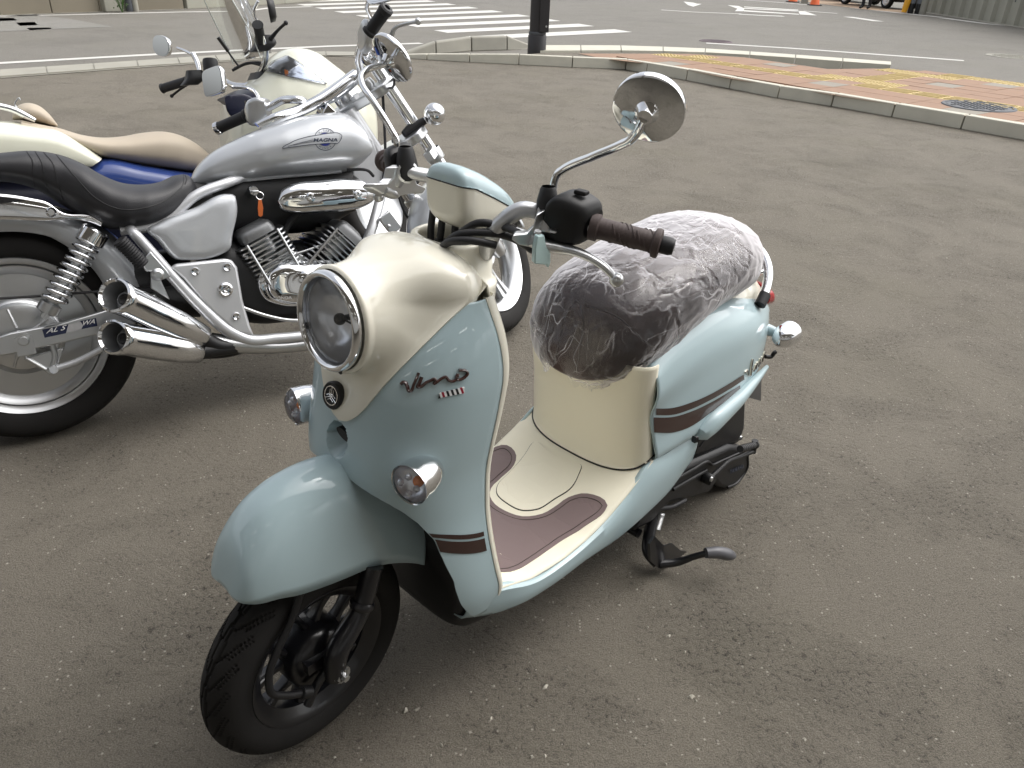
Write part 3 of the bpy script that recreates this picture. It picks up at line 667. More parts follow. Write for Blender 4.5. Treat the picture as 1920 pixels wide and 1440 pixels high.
# ---- floor, sills, belly
FX = A3([-.27, -.33, -.40, -.50, -.57, -.64, -.713, -.76, -.80]); FZ = A3([.262, .252, .230, .225, .232, .250, .279, .302, .324])
def fz(x): return np.interp(-np.asarray(x, float), -FX, FZ)
def fhw(x): return np.interp(-np.asarray(x, float), [.27, .33, .45, .6, .8], [.166, .176, .181, .181, .177])
xs = np.linspace(-.27, -.80, 60); b = MB(); G_ = []
for x in xs:
    t = np.linspace(-1, 1, 41); w = fhw(x)
    G_.append(np.stack([x+0*t, t*w, fz(x)+.004-.006*(np.abs(t)**10)], -1))
b.grid(A3(G_)); flo = b.build('floorboard', M['creamp'], sc, solid=.004, sharp=60)
sill_t = A3([(-.262, .156, .27), (-.33, .174, .256), (-.403, .182, .229), (-.502, .183, .224), (-.57, .183, .232), (-.713, .182, .278), (-.789, .179, .322), (-.86, .180, .316), (-.975, .182, .325)])
sill_b = A3([(-.236, .150, .216), (-.30, .166, .194), (-.36, .180, .185), (-.439, .184, .178), (-.576, .184, .176), (-.70, .182, .168), (-.80, .18, .176), (-.90, .18, .200), (-.965, .18, .240)])
St, Sb = cr(sill_t, 70), cr(sill_b, 70)
mid = (St+Sb)/2+[0, .008, .004]; hi = St*.85+Sb*.15+[0, .0065, .003]
b = MB(); b.grid(np.stack([St-[0, .012, -.001], St+[0, -.004, .001], hi, mid, Sb*.85+St*.15+[0, .005, 0], Sb, Sb-[0, .02, .004]], 1)); b.mirror()
for s, in ((1,),): pass
q = MB(); q.v, q.f, q.mi = b.v[:len(b.v)//2], b.f[:len(b.f)//2], b.mi[:len(b.mi)//2]; q.build('side_sill', M['blue'], sc, solid=.003, sharp=50)
q = MB(); q.v = [(x, -y, z) for x, y, z in b.v[:len(b.v)//2]]; q.f = b.f[:len(b.f)//2]; q.mi = [0]*len(q.f); q.build('side_sill', M['blue'], sc, solid=.003, sharp=50)
b = MB(); b.loft([se((-.225, 0, .33), (0, .135, 0), (0.01, 0, .11), 3.5), se((-.25, 0, .24), (0, .15, 0), (0, 0, .09), 3.5), se((-.33, 0, .20), (0, .158, 0), (0, 0, .055), 3.5), se((-.5, 0, .178), (0, .165, 0), (0, 0, .035), 3.5), se((-.75, 0, .19), (0, .165, 0), (0, 0, .035), 3.5), se((-.92, 0, .25), (0, .15, 0), (0, 0, .06), 3.5)], 30)
b.build('belly_pan', M['blk'], sc)
# brown rubber mat (U shape) laid on the floor
mp = [(900, 868), (916, 848), (930, 840), (946, 836.5), (960, 843), (968, 858), (962, 877), (940, 898), (923, 914), (918, 930), (926, 946), (950, 962), (980, 971), (1010, 968), (1040, 953), (1066, 935), (1089, 928), (1115, 931), (1133, 940), (1138.5, 951), (1131, 963), (1096, 989), (1043, 1023), (1006, 1049), (976, 1068), (952, 1075), (930, 1074), (918, 1055), (906, 1000), (896, 930)]
def onfloor(px, py):
    z = .24
    for _ in range(12):
        p = V.z(px, py, z); z = float(fz(p[0]))+.004
    return p
mpl = cr(A3([onfloor(*q) for q in mp]), 90, closed=True)
def fill(name, loop, m, h, parent, bevel=.0015, seed=0):
    bm = bmesh.new(); vs = [bm.verts.new((p[0], p[1], 0)) for p in loop]; bm.faces.new(vs)
    bmesh.ops.triangulate(bm, faces=bm.faces)
    bmesh.ops.subdivide_edges(bm, edges=[e for e in bm.edges if e.calc_length() > .03], cuts=2)
    bmesh.ops.triangulate(bm, faces=bm.faces)
    for v in bm.verts: v.co.z = float(fz(v.co.x))+.0045+h
    me = bpy.data.meshes.new(name); bm.to_mesh(me); bm.free(); me.materials.append(m)
    o = bpy.data.objects.new(name, me); S.collection.objects.link(o); o.parent = parent
    if me.polygons[0].normal.z < 0: me.flip_normals()
    q = o.modifiers.new('t', 'SOLIDIFY'); q.thickness = h+.002; q.offset = -1
    return o
fill('floor_mat', mpl, M['matbrown'], .004, sc)
cen = mpl.mean(0)
ins = []
Tm = np.roll(mpl, -1, 0)-np.roll(mpl, 1, 0); Nm = np.stack([-Tm[:, 1], Tm[:, 0]], -1); Nm /= np.linalg.norm(Nm, axis=1)[:, None]
sg = 1 if inside(mpl[3, :2]+Nm[3]*.004, mpl[:, :2]) else -1
b = MB(); lpn = mpl.copy(); lpn[:, :2] += sg*Nm*.011; lpn[:, 2] = fz(lpn[:, 0])+.0088
b.tube(np.vstack([lpn, lpn[:1]]), .0011, n=181, m=6, cap=False); b.build('mat_groove', M['brownrub'], sc)
# battery lid on the centre of the floor
lidp = [(1002, 832), (984, 856), (955, 890), (934, 912), (932, 928), (950, 946), (981, 960), (1001, 959), (1040, 938), (1073, 914), (1084, 893), (1089, 876), (1060, 868), (1030, 852)]
lid = cr(A3([onfloor(*q) for q in lidp]), 70, closed=True)
fill('battery_lid', lid, M['creamp'], .006, sc)
lo2 = lid.copy(); lo2[:, 2] = fz(lo2[:, 0])+.0082
b = MB(); b.tube(np.vstack([lo2, lo2[:1]]), .0018, n=141, m=6, cap=False); b.build('lid_seam', M['blk'], sc)
# ---- seat pedestal (cream)
def ped(z, off=0):
    k = np.interp(z, [.24, .34, .45, .56], [0, 1, 2, 3]); xc = np.interp(k, [0, 1, 2, 3], [-.722, -.735, -.728, -.708]); w = np.interp(k, [0, 1, 2, 3], [.152, .150, .146, .150]); xb = np.interp(k, [0, 1, 2, 3], [-.815, -.80, -.785, -.775])
    t = np.linspace(-PI/2, PI/2, 49); c, s = np.cos(t), np.sin(t); e = 2.7
    return np.stack([xb+(xc-xb)*np.abs(c)**(2/e), (w+.022)*np.sign(s)*np.abs(s)**(2/e), z+0*t-.0*c], -1)
zs = np.linspace(.232, .575, 40); G_ = []
for z in zs:
    P = ped(z); low = fz(P[:, 0])+.012; up = .555-.0*P[:, 1]
    G_.append(np.column_stack([P[:, 0], P[:, 1], np.clip(z, low, None)]))
b = MB(); b.grid(A3(G_)); pedo = b.build('seat_pedestal', M['creamp'], sc, solid=.003, sharp=60)
pedb = bvh_of(pedo)
seam = A3([p for p in ped(.26)]); seam[:, 2] = fz(seam[:, 0])+.010; seam[:, 0] += .001
b = MB(); b.tube(seam, .0022, n=100, m=6); b.build('pedestal_seam', M['blk'], sc)
# recess by the lid
pr = [onfloor(1035, 832), 0]; p, n = on(1042, 843, pedb)
if p is not None:
    b = MB(); b.loft([se(p+n*.001-[0, 0, .002], A3([0, .017, 0]), A3([0, 0, .019]), 5, 28), se(p+n*.0025, A3([0, .014, 0]), A3([0, 0, .016]), 5, 28)]); b.build('lid_latch', M['creamp'], sc)
p, n = on(1048, 706, pedb)
b = MB(); b.box((-.702, -.04, .538), (.02, .045, .014)); b.build('seat_catch', M['blk'], sc)
# ---- rear side panels
pt = cr(A3([(-.772, .162, .555), (-.83, .150, .585), (-.90, .142, .607), (-.99, .138, .617), (-1.086, .134, .602), (-1.19, .124, .580), (-1.28, .110, .562), (-1.375, .082, .540)]), 60)
pm = cr(A3([(-.774, .170, .44), (-.84, .178, .455), (-.95, .186, .475), (-1.05, .187, .478), (-1.15, .183, .474), (-1.25, .170, .462), (-1.33, .148, .452), (-1.425, .100, .452)]), 60)
pl = cr(A3([(-.802, .1765, .325), (-.86, .180, .325), (-.94, .184, .326), (-1.02, .184, .334), (-1.12, .181, .345), (-1.22, .171, .358), (-1.31, .150, .372), (-1.405, .105, .395)]), 60)
pu = pt*.5+pm*.5; pu[:, 1] += .014; pu[:, 2] += .012
pq = pm*.5+pl*.5; pq[:, 1] += .003
pin = pt-[0, .03, -.006]; pin2 = pt+[0, -.008, .004]
ctrl = np.stack([pin, pin2, pt, pu, pm, pq, pl, pl-[0, .03, .004]], 1)
PS = np.stack([cr(c, 44) for c in ctrl])
for s in (1, -1):
    b = MB(); b.grid(PS*[1, s, 1]); o = b.build('side_panel', M['blue'], sc, solid=.003, sharp=60)
    if s == 1: sidebvh = bvh_of(o)
def ribbon(edge_a, edge_b, bv, n=60, off=.0012, m=8):
    A_, B_ = cr(A3(edge_a), n), cr(A3(edge_b), n); rows_ = []
    for a, c in zip(A_, B_):
        r_ = []
        for k in np.linspace(0, 1, m):
            p, nn = on(*(a*(1-k)+c*k), bv)
            r_.append(None if p is None else p+nn*off)
        if all(q is not None for q in r_): rows_.append(r_)
    b = MB(); b.grid(A3(rows_)); return b
s7 = lambda L_: [(1160+x/4.8, 600+y/4.8) for x, y in L_]
b = ribbon(s7([(288, 793), (480, 790), (640, 745), (820, 668), (960, 590), (1120, 490)]), s7([(288, 852), (490, 850), (650, 800), (830, 715), (980, 630), (1130, 535)]), sidebvh); b.build('brown_stripe', M['brown'], sc)
b = ribbon(s7([(290, 875), (490, 870), (650, 822), (830, 738), (980, 652), (1130, 556), (1290, 400), (1385, 300)]), s7([(293, 1010), (500, 1008), (640, 960), (700, 925), (850, 815), (1000, 725), (1140, 640), (1300, 470), (1380, 350)]), sidebvh); b.build('brown_stripe', M['brown'], sc)
# flat script decal on the panel
lets = [[(1130, 470), (1150, 450), (1160, 495), (1170, 500), (1185, 430), (1198, 350), (1190, 440), (1205, 460)], [(1205, 460), (1225, 400), (1222, 440), (1240, 380), (1245, 420), (1262, 350), (1262, 395), (1285, 330), (1282, 372), (1300, 300), (1315, 270), (1312, 320), (1300, 345)]]
b = MB()
for L_ in lets:
    C_ = cr(A3(s7(L_)), len(L_)*5); P = []
    for x, y in C_:
        p, n = on(x, y, sidebvh)
        if p is not None: P.append(p+n*.0016)
    if len(P) > 3: b.tube(P, .0028, m=6, spline=False)
b.build('script_decal', M['cream'], sc)
b = MB()
for L_ in lets:
    C_ = cr(A3(s7(L_)), len(L_)*5); P = []
    for x, y in C_:
        p, n = on(x, y, sidebvh)
        if p is not None: P.append(p+n*.0034)
    if len(P) > 3: b.tube(P, .0017, m=6, spline=False)
b.build('script_decal', M['brown'], sc)
# pillion footrest blade
b = MB(); pth = cr(A3([V.y(1306, 822, .192), V.y(1330, 800, .200), V.y(1368, 764, .198), V.y(1405, 726, .190), V.y(1438, 688, .175)]), 24); rr_ = np.interp(np.linspace(0, 1, 24), [0, .04, .15, .35, .8, 1], [.004, .022, .029, .024, .012, .006])
Rg = []
for i in range(24):
    t = np.gradient(pth, axis=0)[i]; t /= np.linalg.norm(t); up = np.cross(t, [0, 1, 0]); up /= np.linalg.norm(up)
    Rg.append(se(pth[i], A3([0, .018, 0])*min(1, rr_[i]/.02), up*rr_[i], 2.3, 24))
b.loft(Rg); b.build('pillion_footrest', M['blue'], sc)
p = V.y(1301, 824, .205); b = MB(); b.loft([se(p, A3([0, .006, 0]), A3([0, 0, .009]), 4, 16), se(p+[-.006, .003, 0], A3([0, .006, 0]), A3([0, 0, .008]), 4, 16)]); b.build('footrest_slot', M['blk'], sc)
# ---- tail
b = MB(); b.loft([se((-1.20, 0, .535), (0, .115, 0), (0, 0, .060), 3), se((-1.28, 0, .535), (0, .11, 0), (0, 0, .068), 3), se((-1.35, 0, .520), (0, .10, 0), (0, 0, .075), 2.8), se((-1.41, 0, .495), (0, .082, 0), (0, 0, .075), 2.6), se((-1.44, 0, .475), (0, .06, 0), (0, 0, .06), 2.4)], 20); b.build('tail_cowl', M['cream'], sc)
b = MB(); b.loft([se((-1.395, 0, .535), (0, .106, 0), (0.018, 0, .042), 2.6), se((-1.43, .0, .525), (0, .104, 0), (.016, 0, .040), 2.6), se((-1.455, 0, .515), (0, .07, 0), (.01, 0, .026), 2.4)], 12); b.build('tail_lamp', M['red'], sc)
c = V.y(1473, 629, .180)
indicator(A3([c[0]-.022, c[1], c[2]]), (-1, 0, 0), .033, None, sc)
b = MB(); b.tube([c-[0, .012, 0], c+[.012, -.045, .004], c+[.02, -.075, .006]], [.010, .016, .022], m=16); b.build('signal_stalk', M['blue'], sc)
indicator(A3([c[0]-.022, -c[1], c[2]]), (-1, 0, 0), .033, c*[1, -1, 1]+[.03, .05, .01], sc)
b = MB(); q = [V.y(1395, 708, .10), V.y(1428, 706, .05), V.y(1427, 752, .05), V.y(1402, 745, .10)]; b.prism(q, (-.004, -.004, 0)); b.box((-1.40, 0, .36), (.02, .15, .12)); b.build('rear_mudflap', M['blk'], sc)
b = MB(); h0 = V.y(1447, 668, .10); b.tube([h0+[.02, -.01, .002], h0, h0+[-.004, .004, .012], h0+[-.008, .006, .014]], .006); b.build('luggage_hook', M['blk'], sc)
# grab rail
b = MB(); rl = [(-1.285, .132, .562), (-1.318, .124, .588), (-1.352, .104, .622), (-1.376, .07, .650), (-1.388, .03, .664), (-1.392, -.02, .664), (-1.385, -.06, .655), (-1.365, -.095, .632), (-1.32, -.125, .595), (-1.28, -.135, .57)]
b.tube(rl, .0125, n=70, m=18); gr = b.build('grab_rail', M['chrome'], sc)
for s in (1, -1): b = MB(); b.tube([A3([-1.305, .130*s, .577]), A3([-1.278, .134*s, .556])], .0145, m=16); b.build('end_cap', M['rub'], gr)
for s in (1, -1): b = MB(); b.tube([(-1.355, .1*s, .62), (-1.30, .07*s, .61)], .006); b.build('rail_stay', M['chrome'], gr)
# ---- seat
SR = [(-.668, .045, .530, .580), (-.676, .078, .520, .615), (-.692, .106, .514, .653), (-.722, .130, .511, .692), (-.78, .147, .514, .722), (-.86, .155, .536, .742), (-.95, .157, .572, .752), (-1.05, .156, .595, .762), (-1.15, .150, .598, .768), (-1.22, .134, .592, .760), (-1.28, .105, .588, .738), (-1.32, .065, .590, .700), (-1.333, .02, .60, .66)]
def seat_rings(off=0.0, skirt=0.0, n=60, m=72, e=2.35):
    R_ = []
    for x, w, z0, z1 in SR:
        R_.append(se((x, 0, (z0+z1)/2+skirt/2), (0, w+off, 0), (0, 0, (z1-z0)/2+off-skirt/2 if skirt else (z1-z0)/2+off), e, m))
    R_ = A3(R_); R_[0, :, 0] += off; R_[-1, :, 0] -= off
    return cr(R_, n)
b = MB(); b.loft(seat_rings()); seat = b.build('seat', M['seatbr'], sc, sharp=70)
seatbvh = bvh_of(seat)
b = MB()
for L_ in ([(1035, 700), (1048, 640), (1064, 585), (1080, 563), (1092, 590), (1088, 650), (1080, 700)], [(1216, 705), (1232, 670), (1256, 640)], [(1100, 575), (1150, 590), (1210, 640), (1240, 660)]):
    P = []
    for x, y in cr(A3(L_), 40):
        p, n = on(x, y, seatbvh)
        if p is not None: P.append(p+n*.0006)
    if len(P) > 4: b.tube(P, .0016, m=6, spline=False)
b.build('seat_piping', M['brownrub'], seat)
# ---- engine and rear wheel
b = MB(); b.lathe(rimp, (-1.18, 0, .225), (0, 1, 0), 48); b.lathe([(0, .04), (.06, .03), (.115, .01), (.115, -.01), (.06, -.03), (0, -.04)], (-1.18, 0, .225), (0, 1, 0), 40); rw = b.build('rear_wheel', M['blkg'], sc)
b = MB(); b.grid(tyre_geo(R0, .086, .137, x0=-1.18, z0=.225, nt=200, nv=24), cu=True); b.build('tyre', M['tyre'], rw, sharp=60)
def pxpoly(L_, y, fr=V): return [fr.y(px, py, y) for px, py in L_]
b = MB(); b.prism(pxpoly([(1186, 1000), (1205, 955), (1240, 905), (1275, 878), (1330, 855), (1372, 836), (1394, 838), (1405, 856), (1404, 880), (1386, 906), (1364, 918), (1350, 915), (1344, 905), (1332, 925), (1290, 938), (1255, 944), (1225, 980)], .165), (0, -.09, 0))
eng = b.build('engine_cover', M['blk'], sc, bevel=.012, sharp=30)
b = MB()
for L_ in ([(1256, 905), (1300, 880), (1328, 866), (1336, 872), (1350, 866), (1395, 846)], [(1262, 918), (1300, 896), (1325, 882)]): b.tube([V.y(x, y, .167) for x, y in L_], .0045, m=8)
b.tube([V.y(x, y, .165) for x, y in [(1402, 852), (1400, 880), (1384, 903), (1364, 914)]], .004, m=8); b.build('cover_rib', M['blk'], eng)
tv, tf = text_mesh('YAMAHA', bold=.01); b = MB(); q0, qx, qy = A3([1368, 889.]), A3([27, -11.]), A3([1., -8])
b.raw([V.y(*(q0+qx*u+qy*v), .1685) for u, v in tv], tf); b.build('cast_lettering', M['greyp'], eng, solid=.001, smooth=False)
b = MB(); b.prism(pxpoly([(1298, 862), (1306, 826), (1345, 775), (1392, 718), (1402, 724), (1399, 800), (1388, 832), (1340, 846)], .15), (0, -.07, 0)); b.build('air_cleaner', M['blk'], sc, bevel=.014, sharp=30)
b = MB(); b.tube(pxpoly([(1312, 838), (1350, 785), (1390, 735)], .151), .0015, m=6); b.build('cleaner_seam', M['rub'], sc)
b = MB(); kp = pxpoly([(1330, 898), (1345, 884), (1362, 868), (1390, 856), (1412, 846)], .185); b.tube(kp, [.007, .007, .006, .006, .007], m=12); b.lathe([(0, .014), (.012, .013), (.016, .006), (.016, -.022), (.012, -.03)], V.y(1329, 898, .18), (0, 1, 0), 24)
b.sphere(V.y(1416, 834, .185), .012); b.tube(pxpoly([(1412, 848), (1416, 826)], .185), [.008, .009]); ks = b.build('kick_starter', M['blk'], sc)
b = MB(); a0, a1 = V.y(1414, 835, .19), V.y(1388, 842, .24); b.tube([a0, a1], .0085, m=14)
for k in np.linspace(.1, .95, 8):
    c = a0*(1-k)+a1*k; b.lathe([(.0095, -.0015), (.0105, 0), (.0095, .0015)], c, a1-a0, 14)
b.build('pedal_rubber', M['rub'], ks)
for q_ in (V.y(1333, 898, .195), V.y(1388, 821, .16)): b = MB(); b.lathe([(0, .004), (.006, .004), (.007, 0)], q_, (0, 1, 0), 16); b.build('cover_bolt', M['alu'], eng)
# ---- centre stand
b = MB(); yl = .185
b.tube([V.y(1228, 962, .150), V.y(1218, 1000, .165), V.y(1216, 1035, .185), V.y(1234, 1056, .215)], [.015, .015, .015, .016], m=14)
b.prism(pxpoly([(1218, 1020), (1228, 1006), (1246, 1024), (1262, 1020), (1276, 1032), (1296, 1036), (1288, 1048), (1262, 1060), (1236, 1066), (1220, 1052)], .225), (0, -.006, 0))
b.tube([V.y(1236, 1058, .22), V.y(1270, 1054, .25), V.y(1300, 1044, .28), V.y(1327, 1037, .308)], [.011, .010, .008, .008], m=14)
b.tube([(-.80, -.10, .14), (-.86, -.155, .02)], .014); b.tube([(-.83, -.12, .08), (-.83, .15, .08)], .012)
cs = b.build('centre_stand', M['blkg'], sc)
b = MB(); b.tube([V.y(1323, 1037, .306), V.y(1345, 1036, .323), V.y(1366, 1040, .338), V.y(1374, 1042, .343)], [.0125, .0145, .0145, .010], m=16); b.build('stand_pedal', mat('grey_rubber_pedal', (.10, .10, .11), .35), cs)
b = MB(); s0, s1 = V.y(1240, 962, .165), V.y(1231, 993, .172); t = np.linspace(0, 1, 240); u_, v_, d_ = frame_of(s1-s0)
b.tube(s0+np.outer(t, s1-s0)+np.outer(np.cos(t*2*PI*14), u_)*.0085+np.outer(np.sin(t*2*PI*14), v_)*.0085, .0014, spline=False, m=6); b.build('return_spring', M['alu'], cs)
b = MB(); b.tube([V.y(1236, 953, .16), V.y(1260, 950, .165), V.y(1285, 938, .17)], .006); b.build('breather_hose', M['rub'], sc)
# ---- meter housing
MR = [(-.316, .022, .958, .998), (-.317, .036, .942, 1.012), (-.323, .046, .932, 1.020), (-.335, .051, .924, 1.022), (-.36, .054, .918, 1.014), (-.39, .054, .914, .998), (-.42, .050, .912, .978), (-.44, .042, .912, .960), (-.452, .030, .914, .948), (-.457, .012, .92, .938)]
mr = cr(A3([se((x, .014, (a+c)/2), (0, w, 0), (0, 0, (c-a)/2), 3.0, 96) for x, w, a, c in MR]), 60)
seamz = lambda x: np.interp(-x, [.316, .34, .38, .42, .457], [.998, .993, .972, .950, .930])
lo_ = mr.copy(); lo_[:, :, 2] = np.minimum(lo_[:, :, 2], seamz(lo_[:, :, 0])-.001)
b = MB(); b.loft(lo_); b.build('meter_housing', M['cream'], sc, sharp=50)
cm_ = mr.mean(1, keepdims=True); up_ = cm_+(mr-cm_)*[1, 1.02, 1.015]; up_[:, :, 2] = np.maximum(up_[:, :, 2], seamz(up_[:, :, 0])+.001)
b = MB(); b.loft(up_); b.build('meter_lid', M['blue'], sc, sharp=50)
lp_ = np.where(mr[:, :, 2] < seamz(mr[:, :, 0]), 1, 0); b = MB()
L1_, L2_ = [], []
for i in range(60):
    r_ = mr[i]; zc_ = seamz(r_[0, 0]); k = np.argsort(np.abs(r_[:, 2]-zc_)+100*(r_[:, 1] < .014))[0]; k2 = np.argsort(np.abs(r_[:, 2]-zc_)+100*(r_[:, 1] > .014))[0]
    L1_.append([r_[0, 0], r_[k, 1], zc_]); L2_.append([r_[0, 0], r_[k2, 1], zc_])
b.tube(np.vstack([L1_, L2_[::-1]]), .0012, m=6, spline=False); b.build('lid_seam', M['blk'], sc)
# ---- handlebar
_g0, _g1 = V.y(1108, 424, .232), V.y(1240, 458, .330)
def axp(px):
    lo, hi = -2.5, 1.5
    for _ in range(40):
        t = (lo+hi)/2; w = V.M@(_g0+(_g1-_g0)*t)+V.o-_C; x = 960+FPX*(w@_R)/(w@_F)
        lo, hi = (t, hi) if x < px else (lo, t)
    return _g0+(_g1-_g0)*lo
hb = MB()
for s in (1, -1):
    P = A3([(-.372, .035, .80), (-.375, .045, .862), V.y(912, 470, .075), V.y(938, 420, .115), V.y(982, 393, .140), axp(1024)-[0, .006, 0], axp(1110), axp(1245)])*[1, s, 1]
    if s < 0: P[:5] = [(-.395, -.01, .84), (-.415, -.02, .89), (-.43, -.05, .935), (-.435, -.09, .952), (-.432, -.14, .956)]
    hb.tube(P, [.013, .013, .0135, .0135, .0130, .0115, .0105, .0105], n=70, m=18)
hbo = hb.build('handlebar', M['satin'], sc)
def gripset(s):
    g0, g1 = _g0, _g1; d = g1-g0; Lg = np.linalg.norm(d); d = d/Lg
    mir = A3([1, s, 1]); b = MB()
    prof = [(.012, 0), (.0205, .0), (.0205, .012), (.0165, .014)]
    for k in range(60):
        x = .016+k*(Lg-.03)/60; prof.append((.0162+.00012*math.sin(k*1.3), x))
    prof += [(.0162, Lg-.014), (.0215, Lg-.011), (.0225, Lg-.006), (.0215, Lg-.002), (.012, Lg)]
    b.lathe(prof, g0, d, 36)
    u, v, _ = frame_of(d)
    for k in range(5):
        for a0 in (0, 2*PI/3, 4*PI/3):
            t = np.linspace(0, 1, 8); a = a0+.7*k+t*1.5; x = Lg*(.30+k*.115)+t*Lg*.12
            b.tube(g0+d*x[:, None]+(np.cos(a)[:, None]*u+np.sin(a)[:, None]*v)*.0165, .0011, m=5, spline=False)
    b.xf(lambda P: P*mir); b.build('grip', M['brownrub'], hbo)
    b = MB(); b.lathe([(.013, 0), (.0135, .002), (.0135, .013), (.011, .019), (0, .020)], g1, d, 24); b.xf(lambda P: P*mir); b.build('bar_end', M['rub'], hbo)
    # switch box
    c = axp(1076)+[0, 0, .004]; u = A3([1., 0, -.12]); u /= np.linalg.norm(u); w = np.cross(u, d); b = MB()
    b.loft([se(c-d*.030+u*.002, u*.026, w*.034, 4, 28), se(c-d*.026, u*.030, w*.040, 4, 28), se(c+d*.012, u*.031, w*.041, 4, 28), se(c+d*.022, u*.028, w*.036, 4, 28), se(c+d*.03, u*.022, w*.024, 3, 28)], 16)
    b.xf(lambda P: P*mir); sw = b.build('switch_box', M['blk'], hbo, sharp=30)
    b = MB(); q = c+[.002, .012, .044]; b.box(q, (.012, .018, .008), [u, d, w]); b.xf(lambda P: P*mir); b.build('switch_button', M['rub'], sw, bevel=.002)
    # lever perch, lever
    pc = axp(1026); yy = pc[1]; b = MB(); b.lathe([(.0155, -.014), (.0195, -.012), (.0195, .012), (.0155, .014)], pc, d, 28); b.xf(lambda P: P*mir); b.build('clamp', M['alu'], hbo)
    b = MB(); b.prism([V.y(px, py, yy) for px, py in [(1008, 396), (1022, 388), (1036, 398), (1044, 428), (1060, 436), (1052, 448), (1030, 450), (1004, 458), (976, 452), (962, 442), (966, 432), (990, 430), (1002, 418)]], (.016, .012, 0))
    b.tube([V.y(1026, 436, yy+.012)+[.008, 0, 0], V.y(1032, 384, yy)+[.008, 0, 0]], [.0145, .0115], m=20)
    b.xf(lambda P: P*mir); b.build('lever_perch', M['alu'], hbo, bevel=.002, sharp=30)
    b = MB(); lv = A3([V.y(1000, 446, yy+.008), V.y(1030, 456, yy+.016), V.y(1060, 462, yy+.035), V.y(1090, 469, yy+.06), V.y(1120, 482, yy+.085), V.y(1146, 500, yy+.107), V.y(1165, 521, yy+.122)])+[.012, 0, 0]
    b.tube(lv, [.013, .015, .0125, .0105, .0095, .009, .008], m=18, flat=.7); b.sphere(lv[-1], .0112, 22); b.xf(lambda P: P*mir); b.build('brake_lever', M['alu'], hbo)
    b = MB(); b.lathe([(.0155, 0), (.0165, .006), (.0165, .036), (.0125, .054), (.010, .058)], V.y(1030, 418, yy)+[.008, 0, 0], V.y(1034, 362, yy)-V.y(1030, 418, yy), 24); b.xf(lambda P: P*mir); b.build('mirror_boot', M['rub'], hbo)
gripset(1); gripset(-1)
b = MB(); b.prism(pxpoly([(1002, 438), (1014, 436), (1018, 458), (1026, 470), (1026, 486), (1022, 498), (1018, 492), (996, 490), (997, 462)], .190), (.005, .012, 0)); b.build('parking_brake_catch', M['pale'], hbo, bevel=.002)
for q_ in (V.y(1008, 436, .204), V.y(1037, 434, .200)): b = MB(); b.lathe([(0, .003), (.005, .003), (.006, 0)], q_, (0, .2, 1), 16); b.build('pivot_bolt', M['alu'], hbo)
# mirrors
def mirror(stem, c, n, r, up=None):
    b = MB(); b.tube(stem, .0062, n=60, m=16); n = A3(n, float); n /= np.linalg.norm(n)
    mo = b.build('mirror', M['chrome'], sc)
    b = MB(); b.lathe([(0, .022), (.010, .022), (.012, .016), (.016, .0105), (r*.5, .0085), (r*.93, .0055), (r*.985, .004), (r, .001), (r*.995, -.004), (r*.965, -.006)], c, n, 72); b.build('mirror_shell', M['chrome'], mo)
    b = MB(); b.lathe([(r*.965, -.005), (r*.5, -.0045), (0, -.0045)], c, n, 48); b.build('mirror_glass', M['mirror'], mo)
def facing(p, k, ix, iy):   # normal of a plate tilted away from the sight line by a given image direction
    w = V.M@p+V.o; t = _C-w; t /= np.linalg.norm(t); s_ = ix*_R-iy*_U; s_ /= np.linalg.norm(s_); n = k*t+math.sqrt(1-k*k)*s_; return V.M.T@n
ml = V.y(1208, 222, .352); nl = facing(ml, .70, -.42, .90); mirror([V.y(1033, 390, .170)+[.008, 0, 0], V.y(1037, 355, .170), V.y(1042, 333, .172), V.y(1046, 325, .175), V.y(1054, 319, .182), V.y(1110, 294, .24), V.y(1165, 271, .302), V.y(1184, 261, .320), V.y(1194, 249, .330), V.y(1200, 237, .338), V.y(1207, 222, .350)], ml-nl*.020, nl, .0475)
mr_ = V.y(722, 120, -.355); nr = facing(mr_, .36, -.77, .64); mirror([V.y(743, 330, -.20), V.y(744, 285, -.20), V.y(743, 262, -.20), V.y(734, 245, -.212), V.y(700, 190, -.26), V.y(680, 160, -.295), V.y(677, 147, -.31), V.y(686, 133, -.33), V.y(720, 121, -.352)], mr_-nr*.020, nr, .050)
b = MB(); b.lathe([(.0155, 0), (.0165, .006), (.0165, .03), (.0125, .052), (.010, .056)], V.y(740, 345, -.20), V.y(743, 300, -.20)-V.y(740, 345, -.20), 24); b.build('mirror_boot', M['rub'], sc)
# cables
b = MB()
for L_ in ([(972, 437, .165), (940, 424, .12), (900, 418, .09), (870, 432, .06), (848, 455, .03), (838, 490, .0)], [(1000, 470, .16), (960, 446, .13), (905, 436, .10), (860, 440, .07), (835, 462, .03), (828, 500, 0)], [(930, 460, .12), (890, 452, .10), (850, 452, .07), (825, 470, .03), (818, 510, 0)], [(812, 395, -.05), (808, 430, -.05), (808, 470, -.04)], [(830, 400, -.02), (826, 440, -.02), (818, 480, -.02)], [(855, 405, 0.), (852, 450, 0)]): b.tube([V.y(*q) for q in L_], .0062, m=10)
b.build('cable_loom', M['rub'], sc)
b = MB(); b.tube([V.y(985, 438, .165), V.y(968, 432, .15)], .006); b.build('cable_end', M['alu'], sc)
